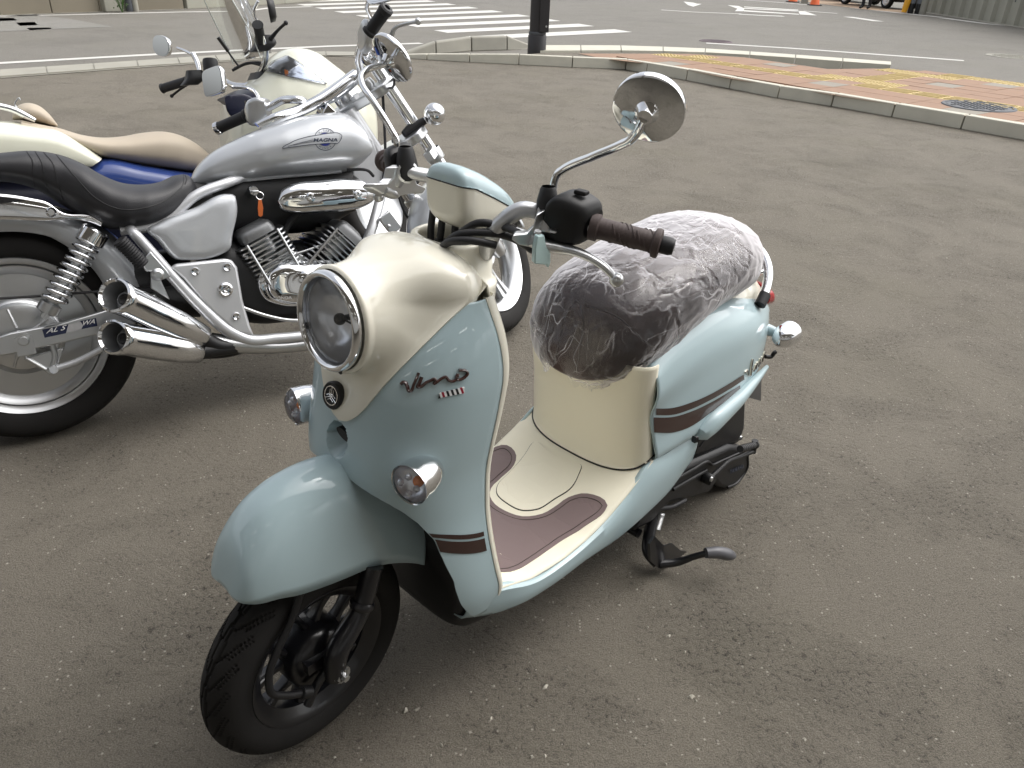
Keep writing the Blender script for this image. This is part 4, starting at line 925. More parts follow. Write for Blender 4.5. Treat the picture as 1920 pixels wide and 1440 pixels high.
# ---- thin plastic film over the seat
def film_mat():
    m, N, L, bb = newmat('crumpled_clear_film'); N.remove(bb); tc = N.new('ShaderNodeTexCoord')
    def noise(s, d, r, w=0):
        n = N.new('ShaderNodeTexNoise'); n.inputs['Scale'].default_value = s; n.inputs['Detail'].default_value = d; n.inputs['Roughness'].default_value = r; n.inputs['Distortion'].default_value = w; L.new(tc.outputs['Object'], n.inputs['Vector']); return n.outputs[0]
    v = N.new('ShaderNodeTexVoronoi'); v.feature = 'DISTANCE_TO_EDGE'; v.inputs['Scale'].default_value = 11
    nd = N.new('ShaderNodeTexNoise'); nd.inputs['Scale'].default_value = 9; nd.inputs['Detail'].default_value = 4; L.new(tc.outputs['Object'], nd.inputs['Vector'])
    mx = N.new('ShaderNodeMix'); mx.data_type = 'RGBA'; mx.inputs[0].default_value = .22; L.new(tc.outputs['Object'], mx.inputs[6]); L.new(nd.outputs['Color'], mx.inputs[7]); L.new(mx.outputs[2], v.inputs['Vector'])
    h = N.new('ShaderNodeMath'); h.operation = 'ADD'; L.new(noise(11, 2, .5, 1.5), h.inputs[0])
    mr = N.new('ShaderNodeMapRange'); mr.inputs[1].default_value = 0; mr.inputs[2].default_value = .12; L.new(v.outputs['Distance'], mr.inputs[0]); L.new(mr.outputs[0], h.inputs[1])
    bp = N.new('ShaderNodeBump'); bp.inputs['Strength'].default_value = .22; bp.inputs['Distance'].default_value = .008; L.new(h.outputs[0], bp.inputs['Height'])
    def math_(k, a, c):
        q = N.new('ShaderNodeMath'); q.operation = k; q.use_clamp = True
        for i, z in enumerate((a, c)):
            if isinstance(z, (int, float)): q.inputs[i].default_value = z
            else: L.new(z, q.inputs[i])
        return q.outputs[0]
    def ramp(v_, a, c, t0=0, t1=1):
        r = N.new('ShaderNodeMapRange'); r.inputs[1].default_value = a; r.inputs[2].default_value = c; r.inputs[3].default_value = t0; r.inputs[4].default_value = t1; L.new(v_, r.inputs[0]); return r.outputs[0]
    # doubled folds of film scatter more light: thin wandering streaks
    def streak(sx, sy, sz, rot):
        mp = N.new('ShaderNodeMapping'); mp.inputs['Scale'].default_value = (sx, sy, sz); mp.inputs['Rotation'].default_value = rot; L.new(tc.outputs['Object'], mp.inputs['Vector'])
        n = N.new('ShaderNodeTexNoise'); n.inputs['Scale'].default_value = 1; n.inputs['Detail'].default_value = 1; n.inputs['Roughness'].default_value = .4; n.inputs['Distortion'].default_value = .4; L.new(mp.outputs[0], n.inputs['Vector'])
        d = math_('ABSOLUTE', math_('SUBTRACT', n.outputs[0], .5), 0)
        q = N.new('ShaderNodeMath'); q.operation = 'SUBTRACT'; q.inputs[1].default_value = .5; L.new(n.outputs[0], q.inputs[0]); a = N.new('ShaderNodeMath'); a.operation = 'ABSOLUTE'; L.new(q.outputs[0], a.inputs[0])
        return ramp(a.outputs[0], .012, .0)
    st = math_('MAXIMUM', streak(5, 24, 8, (0, .5, .3)), streak(7, 16, 20, (.6, 0, -.7)))
    st = math_('MULTIPLY', st, ramp(noise(9, 2, .5), .42, .62))
    t = N.new('ShaderNodeBsdfTransparent'); t.inputs[0].default_value = (.95, .95, .96, 1)
    g = N.new('ShaderNodeBsdfGlossy'); g.inputs['Roughness'].default_value = .12; L.new(bp.outputs[0], g.inputs['Normal'])
    fr = N.new('ShaderNodeFresnel'); fr.inputs[0].default_value = 1.45; L.new(bp.outputs[0], fr.inputs['Normal'])
    x = N.new('ShaderNodeMixShader'); L.new(fr.outputs[0], x.inputs[0]); L.new(t.outputs[0], x.inputs[1]); L.new(g.outputs[0], x.inputs[2])
    df = N.new('ShaderNodeBsdfDiffuse'); df.inputs[0].default_value = (.88, .86, .89, 1)
    lw = N.new('ShaderNodeLayerWeight'); lw.inputs[0].default_value = .5; L.new(bp.outputs[0], lw.inputs['Normal'])
    milk = ramp(lw.outputs['Facing'], .32, .82, .03, .62)
    fac = math_('ADD', milk, math_('MULTIPLY', st, .38))
    y = N.new('ShaderNodeMixShader'); L.new(fac, y.inputs[0]); L.new(x.outputs[0], y.inputs[1]); L.new(df.outputs[0], y.inputs[2])
    L.new(y.outputs[0], N['Material Output'].inputs[0]); return m
M['film'] = film_mat()
from mathutils import noise as mnoise
R_ = seat_rings(off=.010, n=130, m=200, e=2.3)
cen = R_.mean(1, keepdims=True); D_ = R_-cen; D_ /= np.linalg.norm(D_, axis=2, keepdims=True)
fr_ = np.zeros(R_.shape[:2])
for i in range(R_.shape[0]):
    for j in range(R_.shape[1]):
        p = Vector(R_[i, j]); q = p*9+Vector((3, 1, 7))
        w = mnoise.noise_vector(p*7)*.5
        a = mnoise.noise(Vector((p.x*30, p.y*12, p.z*12))+w*3); r2 = 1-abs(mnoise.noise(Vector((p.x*9+p.z*14, p.y*26, p.z*20))+w*4))*2.2
        s1_ = 1-abs(mnoise.noise(Vector((p.x*5+p.z*9, p.y*34+p.x*6, p.z*8-p.y*5))+w*2))*3.2; r3_ = 1-abs(mnoise.noise(Vector((p.x*7-p.y*6, p.y*9+p.z*5, p.z*9+p.x*4))))*3.5; fr_[i, j] = .0012*a+.0008*max(0, r2)**3+.0024*max(0, s1_)**2+.0022*max(0, r3_)**2
R2 = R_+D_*fr_[:, :, None]
ang_ = np.linspace(0, 2*PI, 200, endpoint=False); dn = np.clip(-np.sin(ang_), 0, 1)
low = R2[:, :, 2] < (A3([np.interp(-x, [-s_[0] for s_ in SR], [s_[2] for s_ in SR]) for x in R2[:, 0, 0]])[:, None]+.012)
b = MB(); keep = (np.sin(ang_) > -.86); idx = np.where(keep)[0]; k0 = np.where(np.diff(idx) > 1)[0]
order = np.r_[idx[k0[0]+1:], idx[:k0[0]+1]] if len(k0) else idx
Gf = R2[:, order].copy()
for jj in (0, 1, 2, -1, -2, -3):
    amp = {0: .010, 1: .006, 2: .003, -1: .010, -2: .006, -3: .003}[jj]
    for i in range(len(Gf)):
        nz = mnoise.noise(Vector((i*.35, jj*3.1, 0))); Gf[i, jj, 2] -= amp*(.8+1.2*nz); Gf[i, jj, 1] += np.sign(Gf[i, jj, 1])*amp*(.35+.9*mnoise.noise(Vector((i*.5, jj, 5))))
b.grid(Gf); 
# gathered front apron
cap0 = Gf[0]; c0 = cap0.mean(0)+[.006, 0, -.004]
b.raw(np.vstack([cap0, c0]), [(i, i+1, len(cap0)) for i in range(len(cap0)-1)])
film = b.build('seat_cover', M['film'], None, sharp=180); film.matrix_world = V.matrix()
tag(film, 'crumpled clear plastic film wrapped over the brown seat of the pale blue scooter', 'plastic cover')
# ================================================================ the silver cruiser
MG = Frame(-1.38616, 1.96257, .55845, .24145); MST = .60086
mc_ = thing('motorcycle', 'silver and chrome cruiser motorcycle with black leather seat and twin exhausts', 'motorcycle', MG.matrix())
_mk = math.radians(31); _max = A3([-math.sin(_mk), 0, math.cos(_mk)]); WBm = 1.5203; _mpv = A3([WBm-.05, 0, .31])
def msteer(P): return steer(P, MST, _max, _mpv)
m_ = MG.y
def mp_(L_, y): return [m_(px, py, y) for px, py in L_]
def inflate(top, bot, yc, hw, e=2.4, n=40, m=48, fr=MG, t0=None, lean=0.0):
    Tc = cr(A3([fr.y(px, py, yc) for px, py in top]), n); Bc = cr(A3([fr.y(px, py, yc) for px, py in bot]), n)
    h = np.interp(np.linspace(0, 1, n), np.linspace(0, 1, len(hw)), hw); R_ = []
    for a, c, w in zip(Tc, Bc, h): R_.append(se((a+c)/2, A3([0, w, 0]), (a-c)/2, e, m))
    b = MB(); b.loft(R_); return b
Rr, Rf = .3066, .31
# rear wheel: solid dish
b = MB(); b.lathe([(.215, -.062), (.222, -.066), (.228, -.060), (.222, -.052), (.205, -.046), (.200, -.050), (.186, -.044), (.176, -.034), (.11, -.040), (.10, -.052), (.088, -.056), (.04, -.060), (0, -.060)], (0, 0, Rr), (0, 1, 0), 96)
b.lathe([(.215, .062), (.228, .060), (.222, .052), (.2, .03), (.1, .03), (0, .04)], (0, 0, Rr), (0, 1, 0), 64); b.lathe([(.205, -.046), (.205, .046)], (0, 0, Rr), (0, 1, 0), 64)
rwm = b.build('rear_wheel', M['alu'], mc_, sharp=35)
b = MB(); b.grid(tyre_geo(Rr, .150, .218, nt=300, nv=28, groove=20, depth=.005), cu=True); b.build('tyre', M['tyre'], rwm, sharp=60)
b = MB(); b.lathe([(.098, -.052), (.092, -.066), (.07, -.074), (.03, -.078), (0, -.078)], (0, 0, Rr), (0, 1, 0), 48)
for k in range(5):
    a = 2*PI*k/5+.5; b.tube([A3([.03*math.cos(a), -.079, Rr+.03*math.sin(a)]), A3([.085*math.cos(a), -.068, Rr+.085*math.sin(a)])], [.006, .004], m=8)
b.build('brake_hub', M['alu'], rwm)
# front wheel, steered
def spoke_wheel(R, rb):
    b = MB(); b.lathe([(rb-.005, -.048), (rb+.004, -.052), (rb+.008, -.045), (rb-.004, -.038), (rb-.022, -.030), (rb-.030, -.012), (rb-.030, .012), (rb-.022, .030), (rb-.004, .038), (rb+.008, .045), (rb+.004, .052), (rb-.005, .048), (rb-.03, .03), (rb-.04, 0), (rb-.03, -.03), (rb-.005, -.048)], (0, 0, R), (0, 1, 0), 80)
    b.lathe([(0, -.05), (.045, -.05), (.052, -.04), (.052, .04), (.045, .05), (0, .05)], (0, 0, R), (0, 1, 0), 40)
    for k in range(5):
        for sg in (-1, 1):
            a0 = 2*PI*k/5+.2+sg*.18; a1 = 2*PI*k/5+.2+sg*.10
            p0 = A3([.045*math.cos(a0), 0, R+.045*math.sin(a0)]); p1 = A3([(rb-.03)*math.cos(a1), 0, R+(rb-.03)*math.sin(a1)]); d = p1-p0; d /= np.linalg.norm(d); nn = np.cross(d, [0, 1, 0])
            b.loft([se(p0, nn*.014, A3([0, .024, 0]), 3, 14), se((p0+p1)/2, nn*.011, A3([0, .018, 0]), 3, 14), se(p1, nn*.02, A3([0, .022, 0]), 3, 14)], 8)
    return b
b = spoke_wheel(Rf, .222); b.xf(lambda P: msteer(P+A3([WBm, 0, 0]))); fwm = b.build('front_wheel', M['alu'], mc_)
b = MB(); P_ = tyre_geo(Rf, .115, .225, x0=WBm, nt=300, nv=28, groove=34, depth=.004); b.grid(P_, cu=True); b.xf(msteer).build('tyre', M['tyre'], fwm, sharp=60)
b = MB(); b.lathe([(.148, .062), (.148, .057), (.095, .057), (.095, .062), (.148, .062)], (WBm, 0, Rf), (0, 1, 0), 60)
for k in range(5):
    a = 2*PI*k/5; b.box((WBm+.075*math.cos(a), .058, Rf+.075*math.sin(a)), (.06, .005, .02), [[math.cos(a), 0, math.sin(a)], [0, 1, 0], [-math.sin(a), 0, math.cos(a)]])
b.xf(msteer).build('brake_disc', M['alu'], fwm)
# front mudguard
b = MB(); G_ = []
for a in np.linspace(math.radians(15), math.radians(165), 40):
    r = Rf+.028; t = np.linspace(-PI/2, PI/2, 21); G_.append(np.stack([WBm+(r-.05*(1-np.abs(np.cos(t))**.6))*math.cos(a), .075*np.sin(t), Rf+(r-.05*(1-np.abs(np.cos(t))**.6))*math.sin(a)], -1))
b.grid(A3(G_)); b.xf(msteer).build('front_mudguard', M['silver'], mc_, solid=.002)
# fork
def fk_(y, u): return A3([WBm-.0-math.tan(_mk)*u, y, Rf+u])   # along the steering axis from the axle
for s in (1, -1):
    b = MB(); b.tube([fk_(.098*s, -.02), fk_(.098*s, .0), fk_(.098*s, .20), fk_(.098*s, .27)], [.022, .030, .030, .028], spline=False, m=20); b.xf(msteer); lg = b.build('fork_leg', M['alu'], mc_)
    b = MB(); b.tube([fk_(.098*s, .26), fk_(.098*s, .66)], [.0215, .0215], m=24); b.xf(msteer); b.build('fork_tube', M['chrome'], lg)
b = MB(); ta = A3([[math.cos(_mk), 0, math.sin(_mk)], [0, 1, 0], [-math.sin(_mk), 0, math.cos(_mk)]])
b.loft([se(fk_(0, .60)-ta[0]*.03-ta[2]*.016, ta[0]*.055, ta[1]*.135, 4, 40), se(fk_(0, .60)-ta[0]*.03+ta[2]*.016, ta[0]*.055, ta[1]*.135, 4, 40)]); b.xf(msteer); b.build('triple_clamp', M['alu'], mc_, bevel=.005, sharp=30)
b = MB(); b.loft([se(fk_(0, .44)-ta[0]*.03-ta[2]*.016, ta[0]*.05, ta[1]*.135, 4, 40), se(fk_(0, .44)-ta[0]*.03+ta[2]*.016, ta[0]*.05, ta[1]*.135, 4, 40)]); b.xf(msteer); b.build('triple_clamp', M['alu'], mc_, bevel=.005, sharp=30)
b = MB()
for s in (1, -1): b.lathe([(.013, 0), (.016, .004), (.016, .012), (.01, .016), (0, .017)], fk_(.098*s, .60)+ta[2]*.016, ta[2], 16); b.lathe([(.018, 0), (.022, .01), (.018, .03), (0, .031)], fk_(.05*s, .60)-ta[0]*.02+ta[2]*.016, ta[2], 20)
b.lathe([(.018, 0), (.018, .012), (0, .014)], fk_(0, .60)-ta[0]*.055+ta[2]*.016, ta[2], 6); b.xf(msteer); b.build('clamp_bolts', M['alu'], mc_, kind='stuff')
b = MB(); b.tube([A3([1.07, 0, .86]), A3([1.19, 0, .64])], .034, m=24); b.tube([A3([1.10, 0, .80]), A3([.9, 0, .74])], .026); b.build('steering_head', M['frame'], mc_)
b = MB(); b.prism(mp_([(668, 232), (700, 262), (716, 310), (716, 350), (688, 350), (660, 330)], -.05), (0, .10, 0)); b.build('head_gusset', M['frame'], mc_, bevel=.006, sharp=30)
# headlamp and indicators
b = MB(); hc = fk_(0, .66)+ta[0]*.19; b.lathe([(0, -.075), (.02, -.072), (.037, -.056), (.047, -.03), (.051, 0), (.053, .006), (.050, .009), (.047, .005)], hc, (1, 0, -.05), 48); b.xf(msteer); hm = b.build('headlight', M['chrome'], mc_)
b = MB(); b.lathe([(.048, .005), (.03, .011), (0, .013)], hc, (1, 0, -.05), 40); b.xf(msteer); b.build('lens', M['glass'], hm)
c = m_(815, 214, -.10); t0 = m_(768, 244, -.06); b = MB(); b.sphere(c, .037, 36, d=(1, -.3, 0)); b.tube([c, c*.6+t0*.4], .010); ti = b.build('turn_signal', M['chrome'], mc_)
b = MB(); b.tube([c*.62+t0*.38, t0, m_(757, 252, -.06)], [.012, .018, .012], m=16); b.build('stalk', M['rub'], ti)
b = MB(); q = fk_(-.098, .36); b.lathe([(.03, -.02), (.031, -.018), (.031, .018), (.03, .02)], q, ta[2], 24); b.box(q+[-.03, -.01, 0], (.05, .03, .03), ta); b.xf(msteer); b.build('signal_clamp', M['alu'], ti)
# tank
tk = inflate([(355, 342), (366, 318), (388, 293), (440, 262), (520, 231), (600, 213), (640, 214), (662, 232), (673, 262)], [(357, 352), (372, 351), (400, 348), (450, 342), (530, 333), (610, 326), (645, 322), (660, 314), (671, 300)], -.015, [.02, .07, .10, .13, .148, .155, .155, .15, .135], e=2.35, n=60, m=72)
tank = tk.build('fuel_tank', M['silver'], mc_, sharp=60); tkb = bvh_of(tank)
def onm(px, py, bv): return MG.cast(bv, px, py)
b = MB(); P = [A3(onm(px, py, tkb)[0])+onm(px, py, tkb)[1]*.002 for px, py in cr(A3([(372, 346), (440, 339), (520, 331), (600, 324), (640, 320)]), 30) if onm(px, py, tkb)[0] is not None]
b.tube(P, .005, m=8, spline=False); b.build('tank_flange', M['silver'], tank)
# tank emblem (flat print): ring, disc, wing, lettering
def decal(polys, f, bv, fr, name, m, parent, off=.0011):
    b = MB()
    for P in polys:
        Q = []
        for x, y in P:
            p, n = fr.cast(bv, x, y)
            if p is None: Q = None; break
            Q.append(p+n*off)
        if Q: b.raw(Q, [tuple(range(len(Q)))] if f is None else f)
    return b.build(name, m, parent, smooth=False, weld=False)
z2 = lambda L_: [(400+x/4, y/4) for x, y in L_]
ec = A3([400+838/4, 1045/4]); aa = np.linspace(0, 2*PI, 41)
def ringp(r0, r1): return [[tuple(ec+A3([math.cos(a)*r0, math.sin(a)*r0*1.0])), tuple(ec+A3([math.cos(c)*r0, math.sin(c)*r0])), tuple(ec+A3([math.cos(c)*r1, math.sin(c)*r1])), tuple(ec+A3([math.cos(a)*r1, math.sin(a)*r1]))] for a, c in zip(aa[:-1], aa[1:])]
decal(ringp(19.8, 21), None, tkb, MG, 'emblem_ring', M['greyp'], tank); decal(ringp(12.6, 13.2), None, tkb, MG, 'emblem_ring', M['greyp'], tank)
decal(ringp(0.1, 12.2), None, tkb, MG, 'emblem_disc', M['bluep'], tank, .0014)
wing = cr(A3(z2([(518, 1110), (600, 1062), (700, 1030), (800, 1012), (880, 1000), (935, 1000), (962, 1018), (955, 1045), (935, 1072), (880, 1072), (800, 1078), (700, 1088), (610, 1100)])), 70, closed=True)
wt, wb = cr(A3(z2([(518, 1110), (600, 1062), (700, 1030), (800, 1012), (880, 1000), (945, 1002)])), 30), cr(A3(z2([(518, 1110), (610, 1100), (700, 1088), (800, 1078), (880, 1072), (935, 1072)])), 30)
decal([[tuple(wt[i]*(1-k)+wb[i]*k), tuple(wt[i+1]*(1-k)+wb[i+1]*k), tuple(wt[i+1]*(.75-k)+wb[i+1]*(k+.25)), tuple(wt[i]*(.75-k)+wb[i]*(k+.25))] for i in range(29) for k in (0, .25, .5, .75)], None, tkb, MG, 'emblem_wing', mat('silver_decal', (.55, .57, .6), .35, metal=.4), tank, .0026)
def outline(C_, w, name, m, bv, fr, parent, off=.0032, closed=True):
    b = MB(); P = []
    for x, y in C_:
        p, n = fr.cast(bv, x, y)
        if p is not None: P.append(p+n*off)
    b.tube(P+([P[0]] if closed else []), w, m=5, spline=False); b.build(name, m, parent)
outline(wing, .0009, 'wing_outline', M['greyp'], tkb, MG, tank)
outline(cr(A3(z2([(560, 1098), (640, 1075), (745, 1050)])), 14), .0007, 'wing_line', M['greyp'], tkb, MG, tank, closed=False); outline(cr(A3(z2([(600, 1090), (690, 1070), (745, 1062)])), 14), .0007, 'wing_line', M['greyp'], tkb, MG, tank, closed=False)
def letter(txt, o, ux, uy, bv, fr, name, m, parent, off=.0040, shear=0, bold=0.0):
    v, f = text_mesh(txt, shear, bold=bold); b = MB(); Q = []
    for u, w in v:
        x, y = A3(o)+A3(ux)*u+A3(uy)*w; p, n = fr.cast(bv, x, y)
        if p is None: return
        Q.append(p+n*off)
    b.raw(Q, f); return b.build(name, m, parent, smooth=False, weld=False)
letter('MAGNA', z2([(748, 1065)])[0], A3([182, -3])/4, A3([2, -26])/4, tkb, MG, 'lettering', M['greyp'], tank, shear=.1, bold=.03)
for ch, k in zip('HONDA', range(5)):
    a = math.radians(125-17.5*k); o = ec+A3([math.cos(a), math.sin(a)])*18.2; tx = A3([math.sin(a), -math.cos(a)]); ty = A3([-math.cos(a), -math.sin(a)])
    letter(ch, tuple(o-tx*1.5), tx*3.2, ty*3.8, tkb, MG, 'lettering', M['greyp'], tank, off=.0016)
for ch, k in zip('V-TWIN', range(6)):
    a = math.radians(-132+16.5*k); o = ec+A3([math.cos(a), math.sin(a)])*14.4; tx = A3([-math.sin(a), math.cos(a)]); ty = A3([math.cos(a), math.sin(a)])
    letter(ch, tuple(o-tx*1.5), tx*(3.2 if ch not in 'I-' else 1.4), ty*(3.8 if ch != '-' else 1), tkb, MG, 'lettering', M['greyp'], tank, off=.0016)
# chrome tank console and dash
b = MB(); cl = A3([m_(487, 240, -.02), m_(520, 222, -.02), m_(560, 208, -.0), m_(600, 188, .0), m_(640, 160, .0), m_(668, 140, .0)])
b.loft([se(p, A3([0, w, 0]), A3([-.012, 0, .016]), 3, 20) for p, w in zip(cl, (.012, .028, .034, .034, .032, .028))], 30); b.build('tank_console', M['chrome'], mc_)
b = MB(); b.prism(mp_([(602, 219), (614, 192), (640, 218)], -.045), (0, .09, 0)); b.build('dash_bracket', M['chrome'], mc_, bevel=.004, sharp=30)
# seat
st_ = inflate([(-60, 292), (0, 287), (60, 283), (110, 290), (150, 305), (190, 328), (225, 342), (262, 346), (300, 341), (332, 328), (350, 328), (362, 345)], [(-60, 352), (0, 341), (60, 352), (110, 380), (150, 405), (190, 425), (225, 431), (262, 428), (300, 418), (332, 405), (352, 392), (363, 372)], -.02, [.10, .105, .105, .105, .115, .14, .155, .16, .155, .13, .105, .07], e=2.5, n=70, m=56)
sto = st_.build('seat', M['leather'], mc_, sharp=70); stb = bvh_of(sto)
for L_ in ([(50, 284), (60, 300), (62, 330), (66, 350)], [(66, 284), (78, 305), (84, 335), (90, 360)], [(82, 286), (98, 305), (108, 340), (118, 375)], [(105, 290), (140, 330), (185, 375), (225, 392), (270, 390), (315, 372), (345, 340), (344, 328)], [(347, 345), (350, 335), (347, 328)]):
    outline(cr(A3(L_), 50), .0016, 'seat_seam', M['rub'], stb, MG, sto, off=.0003, closed=False)
# rear mudguard with chrome struts
b = MB(); G_ = []
for a in np.linspace(math.radians(2), math.radians(150), 60):
    r = .385; t = np.linspace(-PI/2, PI/2, 25); rr__ = r-(.085+.05*np.clip((1.15-a)/.8, 0, 1))*(1-np.abs(np.cos(t))**.45); ct = A3([.005, 0, Rr-.005]); G_.append(np.stack([ct[0]+rr__*math.cos(a), .098*np.sin(t), ct[2]+rr__*math.sin(a)], -1))
b.grid(A3(G_)); b.build('rear_mudguard', M['silver'], mc_, solid=.002, sharp=60)
b = MB(); b.loft([se(p, A3([0, .012, 0]), A3([.004, 0, h]), 4, 20) for p, h in ((m_(-60, 392, -.125), .035), (m_(0, 388, -.125), .034), (m_(60, 393, -.125), .030), (m_(95, 398, -.125), .024), (m_(112, 404, -.125), .012), (m_(175, 412, -.12), .010), (m_(190, 420, -.12), .007))], 30); b.build('mudguard_strut', M['chrome'], mc_, sharp=30)
b = MB(); b.prism(mp_([(-40, 372), (0, 368), (48, 376), (0, 382), (-40, 384)], -.138), (0, -.003, 0)); b.build('strut_inlay', M['blk'], mc_)
b = MB(); b.lathe([(0, .006), (.008, .006), (.013, 0), (.015, -.004)], m_(96, 398, -.138), (0, -1, 0), 20); b.build('strut_bolt', M['chrome'], mc_)
# shock absorber
for s in (1,):
    s0, s1 = m_(84, 590, -.150), m_(177, 438, -.155); d = s1-s0; L0 = np.linalg.norm(d); d /= L0; u, v, _ = frame_of(d)
    b = MB(); b.tube([s0+d*.03, s1-d*.01], [.014, .012], m=14); sh = b.build('shock_absorber', M['alu'], mc_)
    b = MB(); t = np.linspace(.16, .90, 320); nt_ = 9.5; b.tube(s0+np.outer(t*L0, d)+np.outer(np.cos((t-.16)/.74*nt_*2*PI), u)*.030+np.outer(np.sin((t-.16)/.74*nt_*2*PI), v)*.030, .0058, m=10, spline=False); b.build('spring', M['chrome'], sh)
    b = MB(); b.lathe([(.0, .004), (.030, .004), (.037, -.002), (.037, -.036), (.032, -.040), (.012, -.040)], s1+d*.01, d, 36); b.build('spring_cap', M['chrome'], sh)
    b = MB(); b.lathe([(.018, .0), (.028, .004), (.028, .030), (.018, .034)], s0+d*.005, d, 24); b.prism([s0+u*.02-d*.02, s0-u*.02-d*.02, s0-u*.02+d*.03, s0+u*.02+d*.03], (0, -.02, 0)); b.lathe([(0, .006), (.009, .006), (.011, 0)], s0+[0, -.02, 0], (0, -1, 0), 16); b.build('lower_mount', M['alu'], sh)
# swingarm with worn sticker
sw_ = mp_([(-20, 635), (20, 622), (110, 605), (190, 582), (290, 548), (300, 590), (196, 622), (120, 640), (20, 662), (-20, 668)], -.118)
b = MB(); b.prism(sw_, (0, -.024, 0)); swo = b.build('swingarm', M['alu'], mc_, bevel=.004, sharp=30)
yS = -.1425-.0012
def stick(L_, name, m): b = MB(); b.raw(mp_(L_, yS), [tuple(range(len(L_)))]); return b.build(name, m, swo, smooth=False)
z6 = lambda L_: [(x/4.3636, 500+y/4.3636) for x, y in L_]
m_dk = mat('navy_sticker', (.008, .014, .05), .3, coat=.4)
stick(z6([(345, 515), (560, 470), (540, 545), (365, 582)]), 'sticker', m_dk); stick(z6([(655, 445), (785, 420), (798, 485), (665, 512), (680, 480)]), 'sticker', m_dk); stick(z6([(560, 470), (655, 448), (682, 482), (662, 510), (542, 545)]), 'worn_sticker', mat('faded_sticker', (.45, .45, .46), .5, var=.2, vscale=40))
def flat_text(txt, o, ux, uy, y, parent, m, fr=MG, shear=.25, bold=.01):
    v, f = text_mesh(txt, shear, bold=bold); b = MB(); b.raw([fr.y(*(A3(o)+A3(ux)*u+A3(uy)*w), y) for u, w in v], f); return b.build('lettering', m, parent, smooth=False, weld=False)
flat_text('AL S', z6([(376, 548)])[0], A3([160, -32])/4.3636, A3([10, -42])/4.3636, yS-.0008, swo, M['whitep']); flat_text('WA', z6([(676, 482)])[0], A3([100, -18])/4.3636, A3([4, -38])/4.3636, yS-.0008, swo, M['whitep'])
b = MB(); b.lathe([(0, .020), (.011, .020), (.011, .008), (.020, .006), (.020, 0)], (.006, -.142, Rr+.004), (0, -1, 0), 20); b.box((.006, -.146, Rr-.012), (.045, .006, .05)); b.build('axle_bolt', M['alu'], swo)
b = MB(); b.prism(mp_([(52, 668), (120, 650), (112, 672), (106, 694), (94, 702), (84, 694)], -.10), (0, -.02, 0)); b.tube(mp_([(96, 640), (103, 672), (98, 688)], -.122), .008); b.tube(mp_([(46, 670), (88, 694)], -.122), .006); b.build('brake_arm', M['alu'], mc_, bevel=.003, sharp=30)
b = MB(); b.tube(mp_([(98, 694), (150, 676), (190, 655)], -.126), [.010, .010, .010], m=10); b.build('torque_rod', M['frame'], mc_)
b = MB(); b.lathe([(0, .010), (.011, .010), (.013, 0)], m_(101, 692, -.126), (0, -1, 0), 16); b.build('rod_bolt', M['chrome'], mc_)
b = MB(); b.tube(mp_([(-5, 560), (60, 556), (190, 546), (330, 535)], -.12), .0035, m=8); b.build('brake_cable', M['rub'], mc_)
# exhausts
def pipe(pa, pb, ya, yb, ra, rb, nm='exhaust'):
    a, c = m_(*pa, ya), m_(*pb, yb); d = (c-a)/np.linalg.norm(c-a); L0 = np.linalg.norm(c-a)
    def slash(P):
        P = np.array(P); r_ = P-a; h = r_@d; rad = r_-np.outer(h, d); return P+np.outer(np.clip(1-h/.16, 0, 1)*(-rad[:, 1])*.45, d)
    b = MB(); b.lathe([(ra*.82, .004), (ra*.90, -.003), (ra*1.02, .0), (ra*1.05, .008), (ra*1.02, .018), (ra*.98, .03), (ra*.96, .12), (ra*.9, .2), (rb, L0*.97), (rb*.8, L0)], a, d, 56); b.xf(slash); o = b.build(nm, M['chrome'], mc_)
    b = MB(); b.lathe([(ra*.825, .003), (ra*.80, .045), (ra*.44, .045), (ra*.42, .028), (ra*.36, .028), (ra*.34, .06)], a, d, 40)
    u, v, _ = frame_of(d)
    for k in range(3): q = 2*PI*k/3+.4; b.sphere(a+d*.045+(u*math.cos(q)+v*math.sin(q))*ra*.62, .006, 8)
    b.xf(slash).build('exhaust_baffle', M['castg'], o); b = MB(); b.lathe([(ra*.345, .032), (0, .055)], a, d, 24); b.xf(slash).build('bore', M['blk'], o); return o
pipe((214, 553), (385, 632), -.27, -.17, .047, .034); pipe((212, 632), (375, 660), -.27, -.17, .047, .036)
b = MB(); b.tube(mp_([(380, 640), (470, 648), (520, 650), (600, 640), (680, 620)], -.15), [.03, .026, .022, .022, .022], m=16); b.build('header_pipe', M['alu'], mc_)
b = MB(); b.tube([m_(372, 628, -.175), m_(405, 646, -.17), m_(450, 648, -.15)], [.026, .022, .02], m=14); b.tube([m_(366, 660, -.175), m_(400, 656, -.17), m_(450, 650, -.15)], [.027, .022, .02], m=14); b.tube(mp_([(370, 655), (420, 650), (470, 640)], -.12), [.03, .035, .03], m=14); b.build('collector', M['blk'], mc_, kind='stuff')
